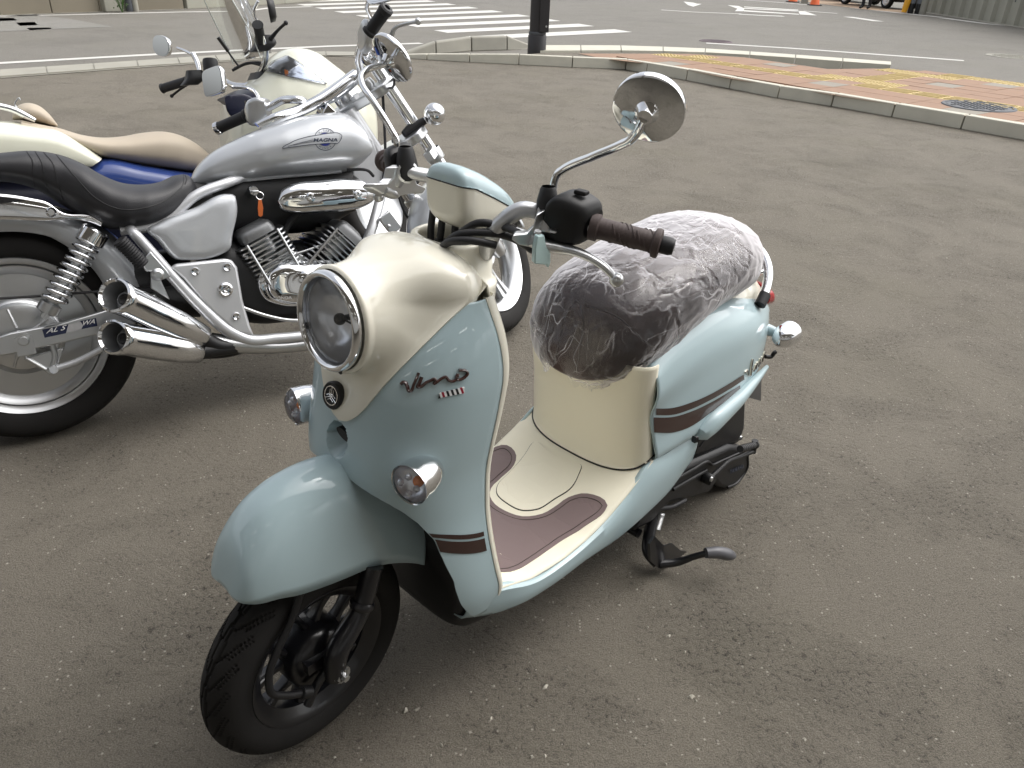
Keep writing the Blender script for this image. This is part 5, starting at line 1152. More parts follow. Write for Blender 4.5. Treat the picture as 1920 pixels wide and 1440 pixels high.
# frame tubes, plate
b = MB(); b.tube([m_(240, 424, -.10)]+mp_([(254, 440), (270, 458), (320, 515), (380, 578), (432, 622), (468, 637), (520, 634), (620, 622), (700, 600)], -.165), [.014, .015, .016, .017, .018, .019, .018, .0165, .0165, .0165], n=90, m=18); b.tube([m_(225, 432, -.12), m_(300, 420, -.12), m_(372, 364, -.115), m_(425, 343, -.10), m_(480, 322, -.04)], .015, m=14); b.tube([m_(716, 360, -.06), m_(700, 420, -.12), m_(672, 500, -.14), m_(650, 600, -.14)], .017, m=16); b.build('frame', M['frame'], mc_)
b = MB(); b.prism(mp_([(318, 502), (326, 494), (420, 484), (432, 486), (442, 500), (452, 560), (466, 610), (474, 628), (440, 622), (392, 580), (340, 520)], -.150), (0, -.028, 0)); pl_ = b.build('side_plate', M['frame'], mc_, bevel=.008, sharp=30)
b = MB()
for x, y, r in ((366, 509, .0105), (426, 501, .0105), (443, 593, .0105)): b.lathe([(r*.4, -.006), (r*.5, .002), (r, .004), (r*1.25, 0), (r*1.25, -.004)], m_(x, y, -.180), (0, -1, 0), 20)
b.build('plate_bolts', M['chrome'], pl_, kind='stuff'); b = MB(); b.lathe([(0, .004), (.006, .008), (.010, .003), (.016, .007), (.021, .004), (.022, -.004)], m_(423, 543, -.180), (0, -1, 0), 28); b.build('plate_cap', M['chrome'], pl_)
# side cover
b = MB(); sc_p = A3(mp_([(276, 432), (300, 417), (370, 388), (425, 364), (440, 366), (444, 380), (436, 440), (430, 468), (415, 477), (345, 488), (328, 486), (318, 478), (296, 452)], -.15)); cc_ = sc_p.mean(0)
R0_ = cr(sc_p, 64, closed=True); b.loft([R0_+[0, .03, 0], R0_, cc_+(R0_-cc_)*.955+[0, -.016, 0], cc_+(R0_-cc_)*.80+[0, -.024, 0], cc_+(R0_-cc_)*.4+[0, -.028, 0]], 20); b.build('side_cover', M['silver'], mc_, sharp=60)
# pillion peg, brackets
b = MB(); p0, p1 = m_(224, 450, -.20), m_(268, 496, -.185); b.tube([p0, p1], [.019, .019], m=18); d = p1-p0
for k in np.linspace(.05, .95, 12): b.lathe([(.019, -.003), (.0215, 0), (.019, .003)], p0*(1-k)+p1*k, d, 18)
b.build('pillion_peg', M['rub'], mc_)
b = MB(); b.prism(mp_([(262, 490), (280, 470), (312, 506), (318, 518), (300, 524), (286, 508), (272, 508)], -.165), (0, -.025, 0)); b.prism(mp_([(282, 510), (300, 522), (318, 562), (282, 540)], -.150), (0, -.012, 0)); b.lathe([(0, .008), (.010, .007), (.019, 0), (.019, -.01)], m_(296, 515, -.190), (0, -1, 0), 24); b.build('peg_bracket', M['alu'], mc_, bevel=.003, sharp=30)
# engine
def cyl_(base, tip, wa, nm):
    a, c = m_(*base, -.06), m_(*tip, -.06); d = c-a; L0 = np.linalg.norm(d); d /= L0; u = np.cross(d, [0, 1, 0]); u /= np.linalg.norm(u); y = A3([0, 1., 0]); b = MB()
    b.loft([se(a, u*wa*.62, y*.075, 3, 24), se(a+d*L0*.8, u*wa*.62, y*.075, 3, 24)])
    o = b.build(nm, M['alu'], mc_); n = 10; b = MB()
    for k in range(n):
        p = a+d*L0*(.10+.66*k/(n-1)); b.loft([se(p-d*.0022, u*wa*1.1, y*.118, 6, 28), se(p+d*.0022, u*wa*1.1, y*.118, 6, 28)])
    b.build('cooling_fins', M['alu'], o, kind='stuff', sharp=30)
    b = MB(); b.loft([se(a+d*L0*.80, u*wa*.8, y*.11, 6, 28), se(a+d*L0*.93, u*wa*.75, y*.105, 6, 28), se(a+d*L0*1.0, u*wa*.5, y*.08, 5, 28)], 10); b.build('cylinder_head', M['castg'], o)
    for q in (-.7, .7):
        b = MB(); b.tube([a+u*wa*q+[0, -.118, 0], a+d*L0*.8+u*wa*q+[0, -.118, 0]], .005, m=8); b.build('stud', M['alu'], o)
cyl_((522, 520), (462, 420), .075, 'rear_cylinder'); cyl_((570, 520), (648, 425), .070, 'front_cylinder')
b = MB(); b.loft([se((.52, -.02, .40), (0, .11, 0), (0, 0, .10), 3), se((.60, -.02, .37), (0, .13, 0), (0, 0, .13), 3), se((.75, -.02, .34), (0, .13, 0), (0, 0, .13), 3), se((.90, -.02, .34), (0, .12, 0), (0, 0, .12), 3), se((.98, 0, .36), (0, .09, 0), (0, 0, .08), 3)], 24); b.build('crankcase', M['blk'], mc_)
b = MB(); cp = A3(mp_([(478, 528), (484, 505), (505, 488), (560, 486), (640, 492), (668, 520), (650, 556), (590, 570), (520, 572), (490, 560)], -.135)); Rc = cr(cp, 56, closed=True); cm = Rc.mean(0)
b.loft([Rc+[0, .03, 0], Rc+[0, -.01, 0], cm+(Rc-cm)*.93+[0, -.028, 0], cm+(Rc-cm)*.86+[0, -.030, 0], cm+(Rc-cm)*.80+[0, -.044, 0], cm+(Rc-cm)*.55+[0, -.056, 0], cm+(Rc-cm)*.2+[0, -.058, 0]], 40); cv = b.build('crankcase_cover', M['chrome'], mc_, sharp=50)
cvb = bvh_of(cv); letter('HONDA', (513, 562), A3([34, -2.]), A3([0, -5.]), cvb, MG, 'lettering', M['whitep'], cv, off=.001)
b = MB(); b.lathe([(0, .012), (.02, .011), (.03, .004), (.032, -.006)], m_(578, 522, -.19), (0, -1, .1), 32); b.build('filler_cap', M['chrome'], cv)
b = MB()
for L_, y, r in (([(455, 480), (500, 488), (560, 474), (620, 452), (660, 432)], -.16, .004), ([(450, 575), (500, 592), (540, 600), (600, 598)], -.17, .006)): b.tube(mp_(L_, y), r, m=10)
b.build('linkage_rod', M['alu'], mc_)
b = MB(); b.tube(mp_([(455, 478), (500, 470), (540, 455)], -.13), .006); b.tube(mp_([(530, 440), (545, 415), (560, 400)], -.12), .010); b.tube(mp_([(600, 470), (625, 478), (650, 476)], -.11), .02); b.build('hoses', M['rub'], mc_, kind='stuff')
b = MB(); b.prism(mp_([(520, 470), (530, 462), (575, 482), (570, 490), (520, 484)], -.15), (0, -.008, 0)); b.build('engine_bracket', M['alu'], mc_, bevel=.003, sharp=30)
b = MB(); b.loft([se((.52, 0, .60), (0, .08, 0), (0, 0, .085), 3), se((.74, 0, .595), (0, .09, 0), (0, 0, .10), 3), se((.90, 0, .59), (0, .09, 0), (0, 0, .10), 3), se((1.04, 0, .61), (0, .06, 0), (0, 0, .075), 3)], 16); b.loft([se((.36, 0, .60), (0, .10, 0), (0, 0, .05), 3), se((.58, 0, .60), (0, .10, 0), (0, 0, .06), 3)]); b.loft([se((.30, 0, .40), (0, .09, 0), (0, 0, .09), 3), se((.48, 0, .38), (0, .10, 0), (0, 0, .11), 3)]); b.build('intake_body', M['blk'], mc_)
ab = inflate([(519, 374), (526, 358), (545, 346), (600, 338), (650, 335), (682, 340), (698, 354), (702, 368)], [(519, 380), (525, 392), (545, 399), (600, 399), (650, 395), (680, 388), (697, 378), (702, 370)], -.165, [.02, .03, .038, .042, .042, .038, .03, .018], e=2.6, n=40); abo = ab.build('air_cleaner_cover', M['chrome'], mc_, sharp=60)
b = MB()
for x, y in ((583, 370), (672, 366)): b.lathe([(0, .0), (.004, .001), (.006, .007), (.011, .006), (.015, -.004)], m_(x, y, -.206), (0, -1, .0), 24)
b.build('cover_bolts', M['chrome'], abo, kind='stuff')
b = MB(); b.lathe([(0, .004), (.013, .004), (.015, 0), (.015, -.03)], m_(476, 358, -.13), (0, -1, 0), 24); b.build('ignition_lock', M['chrome'], mc_)
# handlebar (steered)
gl = msteer([[.8418, .40, .9469], [.8418, -.40, .9469]]); yl_, yr_ = gl[0][1], gl[1][1]
def hpx(L_): return A3([m_(px, py, y) for px, py, y in L_])
b = MB(); HBp = hpx([(403, 242, yl_), (462, 217, yl_-.09), (505, 201, yl_-.14), (530, 188, yl_-.17), (556, 187, yl_-.22), (590, 195, .12), (622, 186, .06), (658, 160, .0), (676, 138, -.05), (671, 108, -.09), (678, 82, -.13), (697, 55, yr_+.06), (722, 20, yr_)]); b.tube(HBp, .0125, n=110, m=16); hbm = b.build('handlebar', M['chrome'], mc_)
def mgrip(a, c, cap):
    d = c-a; L0 = np.linalg.norm(d); b = MB(); b.lathe([(.014, 0), (.022, .001), (.022, .010), (.0185, .014), (.0178, L0*.6), (.0185, L0-.004), (.016, L0)], a, d, 28); b.build('grip', M['rub'], hbm)
    b = MB(); b.lathe([(.019, 0), (.0205, .003), (.0205, .014), (.016, .018), (.009, .018), (.008, .012), (0, .012)], c, d, 28); b.build('bar_end', cap, hbm)
mgrip(hpx([(465, 216, yl_-.09)])[0], hpx([(412, 239, yl_-.01)])[0], M['chrome']); mgrip(hpx([(692, 62, yr_+.055)])[0], hpx([(720, 23, yr_)])[0], M['rub'])
b = MB(); c0, c1 = hpx([(466, 216, yl_-.09), (503, 202, yl_-.14)]); d = c1-c0; u = A3([0, 0, 1.]); w = np.cross(d, u); w /= np.linalg.norm(w)
b.loft([se(c0, u*.024, w*.022, 4, 24), se(c0+d*.15, u*.036, w*.03, 5, 24), se(c0+d*.75, u*.038, w*.03, 5, 24), se(c0+d, u*.026, w*.022, 4, 24)], 14); so_ = b.build('switch_box', M['alu'], hbm, sharp=30)
b = MB(); q = hpx([(484, 216, yl_-.11)])[0]; 
for px, py in ((470, 192), (482, 222)): b.box(MG.hit(px, py, (0, 0, 1), c0[2]+(.04 if py < 200 else -.004))+[-.012, -.012, 0], (.016, .02, .010))
b.build('switch_buttons', M['blk'], so_, kind='stuff')
b = MB(); c0, c1 = hpx([(694, 58, yr_+.06), (678, 80, yr_+.12)]); d = c1-c0; b.loft([se(c0-d*.1, u*.026, w*.022, 4, 24), se(c0+d*.2, u*.036, w*.03, 5, 24), se(c1, u*.03, w*.026, 4, 24)], 10); b.build('switch_box', M['alu'], hbm, sharp=30)
b = MB(); L_ = hpx([(712, 74, yr_+.03), (730, 70, yr_+.01), (742, 52, yr_-.03), (765, 44, yr_-.06), (784, 40, yr_-.09)]); b.tube(L_, [.014, .010, .007, .0065, .007], m=12, flat=.7); b.sphere(L_[-1], .0095, 14); b.build('brake_lever', M['alu'], hbm)
b = MB(); b.tube(hpx([(725, 75, yr_+.02), (735, 90, yr_), (741, 108, yr_+.02), (735, 150, .0)]), .004); b.tube(hpx([(718, 76, yr_+.03), (728, 95, yr_+.02), (734, 120, yr_+.05), (725, 170, .0)]), .004); b.build('brake_hose', M['rub'], hbm)
b = MB(); b.tube(hpx([(472, 200, yl_-.10), (484, 188, yl_-.10), (478, 172, yl_-.07), (462, 165, yl_-.03), (436, 163, yl_)]), .006, n=50); mm1 = b.build('mirror', M['chrome'], mc_)
def rectmirror(c, n, upv, w, h, rim=M['chrome'], parent=None, e=5):
    n = A3(n, float); n /= np.linalg.norm(n); up = A3(upv, float); up -= n*(up@n); up /= np.linalg.norm(up); r = np.cross(up, n)
    b = MB(); b.loft([se(c-n*.022, r*w*.6, up*h*.6, e, 40), se(c-n*.014, r*w*.92, up*h*.92, e, 40), se(c, r*w, up*h, e, 40), se(c+n*.004, r*w*.985, up*h*.98, e, 40), se(c+n*.004, r*w*.93, up*h*.9, e, 40)], cap=True); b.build('mirror_shell', rim, parent, sharp=50)
    b = MB(); q = se(c+n*.0048, r*w*.925, up*h*.89, e, 40); b.raw(q, [tuple(range(40))]); b.build('mirror_glass', M['mirror'], parent, smooth=False)
rectmirror(hpx([(400, 153, yl_+.03)])[0], msteer([[-.80, .12, .06]])[0]-msteer([[0, 0, 0]])[0], (0, .06, 1), .062, .044, parent=mm1)
b = MB(); b.tube(hpx([(694, 50, yr_+.07), (695, 35, yr_+.07), (688, 15, yr_+.04), (692, 0, yr_+.0), (700, -14, yr_-.04)]), .006, n=40); mm2 = b.build('mirror', M['chrome'], mc_)
rectmirror(hpx([(722, -30, yr_-.08)])[0], msteer([[-.95, -.12, .06]])[0]-msteer([[0, 0, 0]])[0], (0, .06, 1), .062, .044, parent=mm2)
b = MB(); b.box(m_(731, 418, -.14), (.045, .02, .07), ta); b.lathe([(0, .004), (.006, .004), (.007, 0)], m_(729, 424, -.155), (0, -1, 0), 12); b.build('horn_bracket', M['alu'], mc_, bevel=.003)
b = MB()
for L_ in ([(716, 150, -.05), (720, 220, -.05), (722, 300, -.06), (716, 360, -.05)], [(745, 250, -.02), (740, 330, 0), (760, 400, .0), (790, 440, .02)], [(700, 330, -.12), (690, 320, -.14), (650, 318, -.12)]): b.tube(hpx(L_), .005, m=8)
b.build('wiring', M['rub'], mc_)
# ignition key tag hanging below the tank
kf = thing('key_fob', 'orange key tag hanging from the silver ring in the cruiser ignition', 'key tag', MG.matrix())
b = MB(); c = m_(487, 367, -.155); t = np.linspace(0, 2*PI, 30); b.tube(c+np.stack([.011*np.cos(t), .0*t, .011*np.sin(t)], -1), .0014, m=6, spline=False); b.build('key_ring', M['chrome'], kf)
b = MB(); q = A3(mp_([(484, 375), (490, 375), (493, 390), (492, 404), (488, 407), (484, 404), (483, 390)], -.155)); b.prism(q, (0, -.004, 0)); b.build('tag', M['fob'], kf, bevel=.001)
b = MB(); b.box(m_(478, 359, -.15), (.02, .02, .006)); b.build('key', M['alu'], kf, bevel=.002)
# ================================================================ the long cream and blue scooter behind
_c, _s = math.cos(.558), math.sin(.558)
GF = Frame(-1.386-_s*1.0-_c*.1, 1.9626+_c*1.0-_s*.1, .558, .17)
gs = thing('touring_scooter', 'long cream and royal blue scooter with tan seats and clear windscreen behind the cruiser', 'scooter', GF.matrix())
g_ = GF.y
def gp(L_, y): return [g_(px, py, y) for px, py in L_]
GST = .55; _gax = A3([-math.sin(math.radians(27)), 0, math.cos(math.radians(27))]); _gpv = A3([1.45, 0, .25])
def gsteer(P): return steer(P, GST, _gax, _gpv)
for x0, nm in ((0, 'rear_wheel'), (1.60, 'front_wheel')):
    b = MB(); f = (lambda P, x0=x0: P+A3([x0, 0, 0])) if x0 == 0 else (lambda P: gsteer(P+A3([1.60, 0, 0])))
    b.lathe([(.16, -.05), (.165, -.055), (.15, -.04), (.1, -.03), (0, -.04)], (0, 0, .24), (0, 1, 0), 40); b.lathe([(.165, .055), (.15, .04), (0, .04)], (0, 0, .24), (0, 1, 0), 40); b.xf(f); w = b.build(nm, M['alu'], gs)
    b = MB(); b.grid(tyre_geo(.24, .13, .163, nt=120, nv=20, groove=16), cu=True); b.xf(f); b.build('tyre', M['tyre'], w, sharp=60)
# tan seat and backrest
sb_ = inflate([(40, 225), (72, 232), (110, 240), (150, 252), (190, 258), (230, 256), (270, 249), (310, 247), (340, 255), (370, 272), (392, 290)], [(40, 250), (72, 252), (110, 262), (150, 280), (186, 294), (230, 303), (270, 310), (310, 315), (340, 319), (370, 321), (392, 318)], -.05, [.14, .155, .16, .17, .175, .175, .17, .165, .15, .12, .07], e=2.8, n=50, fr=GF); sb_.build('seat', M['tan'], gs, sharp=70)
b = inflate([(24, 210), (34, 198), (52, 193), (72, 198), (90, 212), (106, 232)], [(24, 225), (34, 225), (52, 228), (72, 232), (90, 236), (106, 238)], .02, [.10, .14, .15, .15, .14, .10], e=2.6, n=24, fr=GF); b.build('backrest', M['tan'], gs, sharp=70)
b = inflate([(-120, 228), (-40, 226), (0, 226), (60, 233), (110, 242), (150, 265), (186, 292)], [(-120, 330), (-40, 330), (0, 325), (60, 322), (110, 318), (140, 316), (156, 312)], -.03, [.2, .24, .245, .25, .25, .24, .23], e=3.5, n=40, fr=GF); b.build('rear_body', M['white'], gs, sharp=50)
b = inflate([(152, 309), (184, 293), (260, 305), (340, 319), (400, 322), (520, 320)], [(152, 420), (184, 420), (260, 420), (340, 420), (400, 420), (520, 420)], -.03, [.235, .235, .235, .23, .22, .2], e=4.5, n=30, fr=GF); b.build('side_fairing', M['navy'], gs, sharp=50)
b = MB(); b.loft([se((-.30, 0, .42), (0, .2, 0), (0, 0, .14), 4), se((.3, 0, .34), (0, .22, 0), (0, 0, .18), 4), se((.9, 0, .30), (0, .22, 0), (0, 0, .15), 4), se((1.2, 0, .45), (0, .22, 0), (0, 0, .25), 4)], 20); b.build('lower_body', M['dnavy'], gs)
b = MB(); b.tube(gp([(-60, 190), (0, 199), (26, 206), (50, 218), (66, 226)], -.16), [.011, .011, .011, .011, .008], m=14); b.build('grab_rail', M['chrome'], gs)
b = MB(); b.tube(gp([(32, 202), (28, 196), (31, 189), (36, 184), (38, 188)], -.15), .0025, m=8); b.build('helmet_hook', M['alu'], gs)
# nose with wrap-over headlamp
nose_l = inflate([(430, 180), (470, 150), (500, 118), (535, 92), (575, 95), (610, 118), (650, 150), (690, 190)], [(430, 330), (470, 330), (500, 330), (535, 330), (575, 330), (610, 330), (650, 330), (690, 320)], .0, [.20, .26, .28, .28, .27, .25, .21, .12], e=2.6, n=40, m=64, fr=GF)
no_ = nose_l.build('front_fairing', M['white'], gs, sharp=60); nob = bvh_of(no_)
def gcast_poly(L_, name, m, off, parent, k=8):
    C_ = A3(L_); c = C_.mean(0); b = MB(); rows_ = []
    E_ = lin(np.vstack([C_, C_[:1]]), 49)[:-1]
    for f in np.linspace(0, 1, k):
        r_ = []
        for q in E_:
            p, n = GF.cast(nob, *(c+(q-c)*f)); r_.append(None if p is None else p+n*off)
        rows_.append(r_)
    if any(q is None for r_ in rows_ for q in r_): return None
    b.grid(A3(rows_), cv=True); return b.build(name, m, parent, solid=.004)
lampo = gcast_poly([(497, 133), (512, 118), (540, 106), (560, 118), (590, 140), (612, 158), (580, 152), (545, 145)], 'headlight', mat('headlamp_unit', (.55, .58, .64), .15, metal=.7, var=.35, vscale=60), .003, gs)
gcast_poly([(534, 132), (541, 134), (541, 141), (535, 141)], 'marker_bulb', M['orange'], .006, lampo or gs, 3)
gcast_poly([(497, 134), (512, 118), (540, 106), (560, 118), (590, 140), (613, 159), (580, 153), (545, 146)], 'headlight_cover', M['glass'], .008, lampo or gs)
b = inflate([(424, 182), (440, 172), (470, 165), (500, 178)], [(424, 190), (440, 205), (470, 230), (500, 260)], -.02, [.18, .2, .2, .2], n=20, fr=GF); b.build('inner_cowl', M['dnavy'], gs)
b = MB(); b.loft([se(g_(470, 205, -.28), (.03, 0, 0), (0, 0, .03), 3), se(g_(452, 200, -.30), (.05, 0, 0), (0, 0, .045), 3), se(g_(432, 190, -.31), (.02, 0, 0), (0, 0, .02), 3)], 10); b.build('knee_pocket', M['dnavy'], gs)
# handlebar and controls
yl2, yr2 = .31, -.30
def gh(L_): return A3([g_(px, py, y) for px, py, y in L_])
b = MB(); b.tube(gh([(312, 162, yl2), (360, 148, yl2-.10), (400, 142, .14), (440, 160, .06), (470, 158, 0), (495, 120, -.10), (498, 95, -.2), (484, 48, yr2)]), .012, n=60); hg = b.build('handlebar', M['chrome'], gs)
def ggrip(a, c): d = c-a; L0 = np.linalg.norm(d); b = MB(); b.lathe([(.012, 0), (.020, .002), (.0185, .01), (.0185, L0-.006), (.021, L0-.004), (.021, L0), (0, L0+.002)], a, d, 24); b.build('grip', M['rub'], hg)
a, c = gh([(350, 152, yl2-.08), (304, 166, yl2)]); ggrip(a, c); a, c = gh([(492, 88, yr2+.09), (483, 46, yr2)]); ggrip(a, c)
b = MB(); L_ = gh([(352, 158, yl2-.06), (340, 166, yl2-.04), (322, 180, yl2-.02)]); b.tube(L_, [.006, .005, .005]); b.sphere(L_[-1], .008, 12); b.build('brake_lever', M['rub'], hg)
b = MB(); L_ = gh([(508, 72, yr2+.06), (520, 58, yr2+.03), (536, 43, yr2-.02)]); b.tube(L_, [.009, .006, .006]); b.sphere(L_[-1], .009, 12); b.build('brake_lever', M['rub'], hg)
for px, py, y in ((366, 146, yl2-.12), (497, 82, yr2+.10)):
    c = g_(px, py, y); b = MB(); b.loft([se(c+[-.03, 0, -.028], (.035, 0, 0), (0, .04, 0), 4), se(c+[0, 0, .0], (.04, 0, 0), (0, .045, 0), 4), se(c+[0, 0, .03], (.03, 0, 0), (0, .035, 0), 4)], 8); b.build('switch_box', M['blk'], hg)
b = MB(); b.lathe([(0, .03), (.028, .028), (.031, .02), (.031, -.03), (.028, -.036), (0, -.036)], g_(395, 124, .16), (0.1, 0.2, 1), 28); b.build('fluid_reservoir', M['rub'], hg)
b = MB(); b.loft([se(g_(398, 132, .16)+[0, 0, -.03], (.03, 0, 0), (0, .05, 0), 4), se(g_(398, 132, .16)+[0, 0, .0], (.034, 0, 0), (0, .055, 0), 4)], 6); b.build('lever_perch', M['chrome'], hg)
b = MB(); b.tube(gh([(374, 134, yl2-.10), (370, 118, yl2-.08), (361, 100, yl2-.06)]), [.008, .011, .011], m=14); b.tube(gh([(362, 104, yl2-.06), (348, 96, yl2), (332, 90, yl2+.04)]), .006); mg = b.build('mirror', M['chrome'], gs)
def gdir(v): return gsteer([v])[0]-gsteer([[0, 0, 0]])[0]
rectmirror(g_(303, 86, yl2+.10), gdir((-.9, .05, .02)), (0, -.18, 1), .062, .043, parent=mg, e=2.5)
b = MB(); b.tube(gh([(498, 78, yr2+.12), (487, 50, yr2+.12), (476, 22, yr2+.10), (484, 2, yr2+.08)]), .006); mg2 = b.build('mirror', M['chrome'], gs)
rectmirror(g_(505, 18, yr2-.02), gdir((-.73, .68, .08)), (0.15, -.2, 1), .062, .045, rim=M['blk'], parent=mg2, e=2.5)
b = MB(); b.tube(gh([(448, 125, .05), (437, 110, .05), (426, 94, .05)]), .004); b.build('stalk', M['rub'], hg)
b = MB(); c0, c1 = g_(428, 96, .05), g_(409, 70, .05); b.tube([c0, c1], [.013, .013], m=14, flat=.6); b.build('phone_mount', M['blk'], hg)
b = MB(); b.tube(gh([(436, 132, .1), (460, 120, .06), (490, 118, 0), (497, 125, -.06)]), .006); b.tube(gh([(440, 128, .1), (466, 118, .05), (488, 122, 0)]), .005); b.build('cables', M['rub'], hg, kind='stuff')
b = MB(); b.loft([se(g_(487, 150, 0)+[0, 0, -.02], (.05, 0, 0), (0, .12, 0), 4), se(g_(487, 150, 0)+[.02, 0, .03], (.04, 0, 0), (0, .10, 0), 4)], 8); b.build('instrument_panel', M['blk'], gs)
# windscreen
L1 = A3([(433, 126), (400, 88), (378, 40), (362, -5), (352, -60)]); 
wl_ = cr(A3([g_(x, y, .26) for x, y in L1]), 24); R_ = []
dn_ = cr(A3([g_(x, y, 0.0) for x, y in [(505, 100), (490, 60), (470, 20), (450, -20), (430, -70)]]), 24)
rt_ = wl_*[1, -1, 1]
for i in range(24):
    w = .24-.06*(i/23)**2; t = np.linspace(-1, 1, 25); xb = dn_[i][0]; R_.append(np.stack([xb-.10*t**2+0*t, w*t, dn_[i][2]-.03*t**2], -1))
b = MB(); b.grid(A3(R_)); ws = b.build('windscreen', M['screen'], gs)
M['edge'] = mat('frosted_acrylic_edge', (.6, .63, .59), .4)
for col in (0, -1): b = MB(); b.tube(A3(R_)[:, col], .0022, m=6, spline=False); b.build('screen_edge', M['edge'], ws)
# ================================================================ street furniture and far side of the road
def up(p, h): return np.array([p[0], p[1], p[2]+h])
# lamp post by the pavement
pb = ground(1006, 99, .10); b = MB()
b.lathe([(.128, -.1), (.128, .22), (.118, .235), (.112, .24), (.112, 2.2), (.095, 5.2), (.06, 5.3), (0, 5.3)], pb, (0, 0, 1), 32)
M['post'] = mat('dark_brown_post_paint', (.030, .028, .030), .45, var=.15)
lpst = b.build('street_lamp', M['post']); tag(lpst, 'dark brown lamp post with a control box standing at the kerb by the crossing', 'lamp post')
b = MB(); q = ground(1016, 70, .10); ct_ = pb+[.085, -.085, 0]; b.box((ct_[0], ct_[1], 1.05), (.13, .10, 1.35)); b.build('control_box', M['post'], lpst, bevel=.006)
b = MB(); b.lathe([(.116, 0), (.121, .008), (.121, .03), (.116, .04)], up(pb, .235), (0, 0, 1), 28); b.build('base_ring', M['iron'], lpst)
b = MB()
for z in (.45, 1.6): b.lathe([(0, .004), (.012, .003), (.014, 0)], (ct_[0]+.03, ct_[1]-.05, z), (0, -1, 0), 12)
b.build('box_screws', M['alu'], lpst, kind='stuff')
# far left retaining wall with pillar, pipes and weed
w0, w1, w2 = ground(-500, 68, .004), ground(0, 28.5, .004), ground(345, 17, .004)
d01 = (w2-w1)/np.linalg.norm(w2-w1); nb = np.array([-d01[1], d01[0], 0]); nb *= np.sign(nb[1])
lw = thing('retaining_wall', 'stained brown concrete wall along the far side of the road at left', 'wall')
PL_ = [w0]+[w1+(w2-w1)*t for t in (0, .25, .5)]
for a, c in zip(PL_[:-1], PL_[1:]):
    t = (c-a)/np.linalg.norm(c-a)*.008; b = MB(); b.prism([a+t, c-t, c-t+nb*.3, a+t+nb*.3], (0, 0, 2.2)); b.build('wall_panel', M['concd'], lw, bevel=.01, smooth=False)
a, c = PL_[-1], w2; b = MB(); b.prism([a+.008*d01, c, c+nb*.3, a+.008*d01+nb*.3], (0, 0, 2.2)); b.build('wall_panel', M['concd'], lw, bevel=.01, smooth=False)
b = MB(); x0, x1 = ground(187, 21.5, .004), ground(229, 19.5, .004); b.prism([x0, x1, x1+nb*.2, x0+nb*.2], (0, 0, 2.5)); pil = b.build('wall_pillar', M['concw'], None, bevel=.02, smooth=False); tag(pil, 'pale square concrete pillar against the far left wall with a weed at its foot', 'pillar')
pil.location = -nb*.22
for px, r, lb, m in ((177, .075, 'pale grey drain pipe left of the concrete pillar on the far wall', M['concl']), (247, .06, 'grey drain pipe right of the dark gap beside the concrete pillar', M['conc']), (236, .07, 'dark upright put in for the shaded gap beside the concrete pillar on the far wall', M['iron'])):  # the dark one is no pipe: it stands in for the shaded gap
    c = ground(px, 20.5, .004)-nb*.15; b = MB(); b.tube([c, up(c, 2.3)], r, m=14); b.lathe([(r*1.15, 0), (r*1.2, .02), (r*1.15, .06)], up(c, .9), (0, 0, 1), 14); o = b.build('drain_pipe', m); tag(o, lb, 'pipe', 'pipes on the far left wall')
b = MB(); c = ground(213, 21.5, .01)-nb*.3
for k in range(90):
    a, r, z = random.uniform(0, 6.28), random.uniform(.02, .19), random.uniform(.04, .42); p = c+A3([math.cos(a)*r, math.sin(a)*r, z]); u = A3([random.uniform(-1, 1), random.uniform(-1, 1), random.uniform(-.3, .8)]); u /= np.linalg.norm(u); v = np.cross(u, [.3, .2, 1]); L_ = random.uniform(.05, .09)
    b.raw([p, p+u*L_*.5+v*L_*.22, p+u*L_, p+u*L_*.5-v*L_*.22], [(0, 1, 2, 3)])
for k in range(7): b.tube([c, c+A3([random.uniform(-.1, .1), random.uniform(-.1, .1), random.uniform(.25, .42)])], .006, m=5)
o = b.build('weed', mat('weed_leaf', (.06, .13, .025), .5, var=.4, vscale=20), smooth=False, weld=False); tag(o, 'small green weed growing at the foot of the pale concrete pillar', 'plant')
# second sloping wall further right
a, c = ground(352, 17, .004), ground(535, 7.5, .004); e = ground(720, -8, .004); bw = thing('low_wall', 'pale sloping concrete wall beyond the windscreen on the far side of the road', 'wall')
for p, q, h0, h1 in ((a, c, .5, .8), (c, e, .8, .9)):
    n2 = nb*.25; b = MB(); b.raw([p, q, q+n2, p+n2, up(p, h0), up(q, h1), up(q, h1)+n2, up(p, h0)+n2], [(0, 3, 2, 1), (4, 5, 6, 7), (0, 1, 5, 4), (1, 2, 6, 5), (2, 3, 7, 6), (3, 0, 4, 7)]); b.build('wall_panel', M['concw'], bw, bevel=.02, smooth=False)
flat('far_pavement', [w0-nb*.1, w1-nb*.1, w2-nb*.1, ground(520, 9, .004), ground(600, 2, .004), ground(620, -3, .004), ground(520, 4, .004)+nb*.3, w2+nb*.6, w1+nb*.6, w0+nb*.6], .010, M['conc'], kind='structure')
